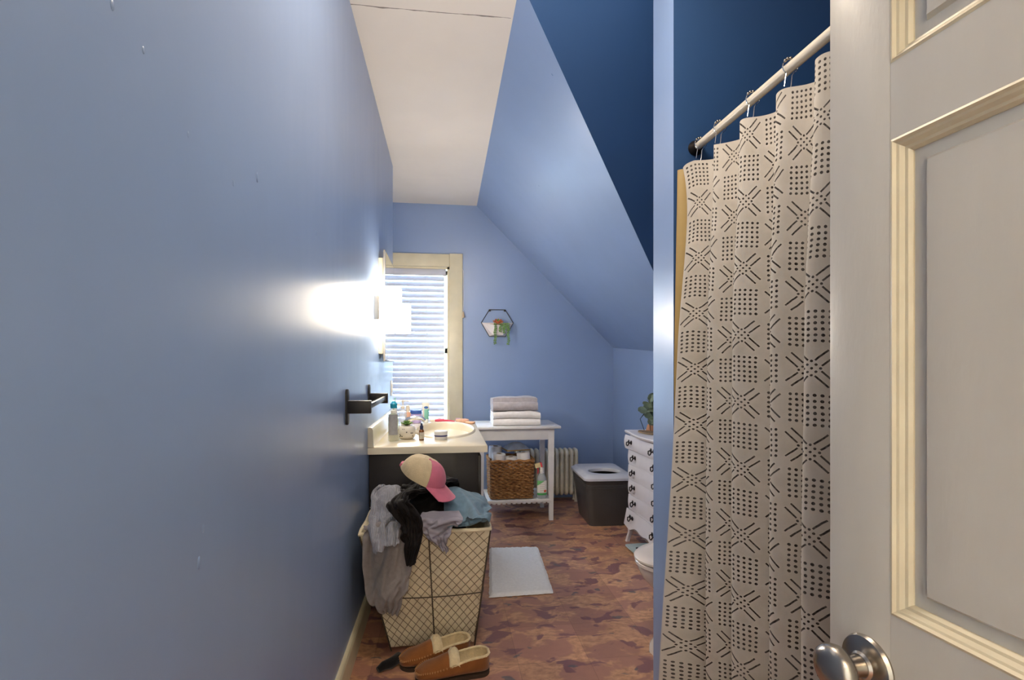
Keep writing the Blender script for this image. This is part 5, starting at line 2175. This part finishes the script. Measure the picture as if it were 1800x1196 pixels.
def make_slipper(label):
    t = thing('slipper', label, 'slipper', group='pair of tan slippers by the hamper')
    L = 0.300

    def half(s):
        w_ = 0.054 - 0.008 * smooth((s - 0.25) / 0.5)
        if s < 0.24:
            w_ *= max(0.0, 1 - (1 - s / 0.24) ** 2.6) ** 0.5
        if s > 0.84:
            w_ *= max(0.0, 1 - ((s - 0.84) / 0.16) ** 2.5) ** 0.5
        return max(0.003, w_)

    def wall(s):
        return (0.046 + 0.034 * smooth((s - 0.15) / 0.75)) * (0.72 + 0.28 * smooth(s / 0.16))
    ss = lambda i, n_: 0.5 - 0.5 * math.cos(PI * i / n_)
    n = 34

    def sec(s, inset, zlow, seg=16):
        """open U from left rim under the foot to right rim"""
        w_, h = max(0.002, half(s) - inset), wall(s)
        pts = []
        for k in range(seg + 1):
            a = PI + PI * k / seg
            c, sn = math.cos(a), math.sin(a)
            yy = w_ * math.copysign(abs(c) ** 0.45, c)
            zz = zlow + (h - zlow) * (1 - abs(sn) ** 0.7)
            bl_ = 1 + 0.06 * math.sin(PI * min(1, max(0, (zz - zlow) / (h - zlow))))
            pts.append((yy * bl_, zz))
        return pts
    # outer shell
    mb = MB()
    P = [[Vector((-L / 2 + L * ss(i, n), y, z)) for y, z in sec(ss(i, n), 0.0, 0.012)] for i in range(n + 1)]
    mb.grid(P)
    mb.cap(0, 17, True)
    mb.cap(n * 17, 17)
    mb.obj('upper', SUE, t)
    # sole
    mb = MB()
    P = []
    for z, g in ((0.0, 0.0), (0.0, 0.001), (0.014, 0.0015), (0.0145, -0.004)):
        P.append([Vector((-L / 2 + L * ss(i, n), (half(ss(i, n)) + g), z)) for i in range(n + 1)] + [Vector((-L / 2 + L * ss(i, n), -(half(ss(i, n)) + g), z)) for i in range(n, -1, -1)])
    b0 = mb.grid(P, close_v=True)
    mb.cap(b0, 2 * (n + 1), True)
    mb.cap(b0 + 3 * 2 * (n + 1), 2 * (n + 1))
    mb.obj('sole', SOLE, t)
    # vamp, front half, domed
    mb = MB()
    P = []
    m_ = 18
    for i in range(m_ + 1):
        s = 0.004 + 0.476 * (i / m_) ** 1.8
        w_, h = half(s) * 0.96, wall(s)
        P.append([Vector((-L / 2 + L * s, w_ * v, h - 0.002 + (0.010 + 0.026 * smooth(s / 0.46)) * max(0.0, 1 - abs(v) ** 2.2) ** 0.8)) for v in [-1 + 2 * k / 14 for k in range(15)]])
    mb.thick(P, -0.003)
    va = mb.obj('vamp', SUE, t)
    # raised whip-stitched seam round the vamp
    mb = MB()
    seam = []
    for i in range(m_ + 1):
        s = 0.47 - 0.464 * (1 - (1 - i / m_) ** 1.8)
        seam.append(Vector((-L / 2 + L * s, half(s) * 0.95, wall(s) + 0.001)))
    seam += [Vector((v.x, -v.y, v.z)) for v in reversed(seam)]
    mb.tube(seam, 0.0036, 6)
    mb.obj('seam', SUE, va)
    mb = MB()
    for a, b in zip(seam[::1], seam[1::1]):
        c = (a + b) / 2
        d = (b - a).normalized()
        q = d.cross(Vector((0, 0, 1)))
        mb.tube([c - q * 0.005 + Vector((0, 0, 0.000)), c + Vector((0, 0, 0.0045)), c + q * 0.005], 0.0011, 4)
    mb.obj('stitching', STI, va)['kind'] = 'stuff'
    # shearling lining of the open heel half
    mb = MB()
    P = []
    for i in range(19):
        s = 0.40 + 0.585 * i / 18
        P.append([Vector((-L / 2 + L * s, y + 0.0015 * noise.noise(Vector((s * 50, y * 300, 1))), z + 0.002 * noise.noise(Vector((s * 40, y * 200, z * 99))))) for y, z in sec(s, 0.007, 0.024)])
    mb.grid(P)
    mb.cap(18 * 17, 17)
    mb.obj('lining', FUR, t, fix=False)
    # fluffy edge: along the rim and a thick tongue across the vamp
    mb = MB()
    rim_ = []
    for i in range(30):
        s = 0.46 + 0.53 * i / 29
        rim_.append(Vector((-L / 2 + L * s, half(s) - 0.004, wall(s) + 0.001)))
    full = rim_ + [Vector((v.x, -v.y, v.z)) for v in reversed(rim_)]
    mb.tube(full, [0.0052 + 0.0016 * noise.noise(Vector((i * 0.9, 3, 1))) for i in range(len(full))], 7)
    mb.obj('rim_fur', FUR, t)
    mb = MB()
    P = []
    for i in range(9):
        a = i / 8
        ang = PI * a * 1.1 - 0.25
        row = []
        for k in range(25):
            v = -1 + 2 * k / 24
            s = 0.47
            zc = wall(s) + (0.030) * max(0.0, 1 - abs(v) ** 2.2) ** 0.8
            r = 0.019 * (1 - 0.35 * abs(v)) + 0.0035 * noise.noise(Vector((a * 9, v * 9, 7)))
            row.append(Vector((-L / 2 + L * s + 0.012 - 0.016 * math.cos(ang), half(s) * 0.93 * v, zc - 0.004 + r * math.sin(ang))))
        P.append(row)
    mb.thick(P, 0.006)
    mb.obj('tongue_fur', FUR, t)
    return t


sl = make_slipper('tan suede slipper with shearling lining, nearer of the pair')
sl.location = (0.030, 2.096, 0)
sl.rotation_euler = (0, 0, 0.10)
s2 = copy_tree(sl)
s2['label'] = 'tan suede slipper with shearling lining, behind the other, against the hamper'
s2.location = (-0.042, 2.208, 0)
s2.rotation_euler = (0, 0, 0.20)

# black sock on the floor between the baseboard and the slippers
mb = MB()
pts = [Vector((-0.275, 2.150, 0.014)), Vector((-0.255, 2.165, 0.020)), Vector((-0.225, 2.180, 0.022)), Vector((-0.205, 2.205, 0.022)), Vector((-0.200, 2.235, 0.018)), Vector((-0.20, 2.26, 0.012))]
mb.tube(pts, [0.012, 0.019, 0.0215, 0.0215, 0.018, 0.010], 12)
for v in mb.v:
    v.z = max(0.002, v.z * 0.9 + 0.004 * noise.noise(v * 40))
sk = mb.obj('sock', fabric('black_sock_knit', lin(20, 19, 21), 0.2, 40, 0.4, 240))
tag(sk, 'dark sock lying on the floor beside the baseboard', 'sock')
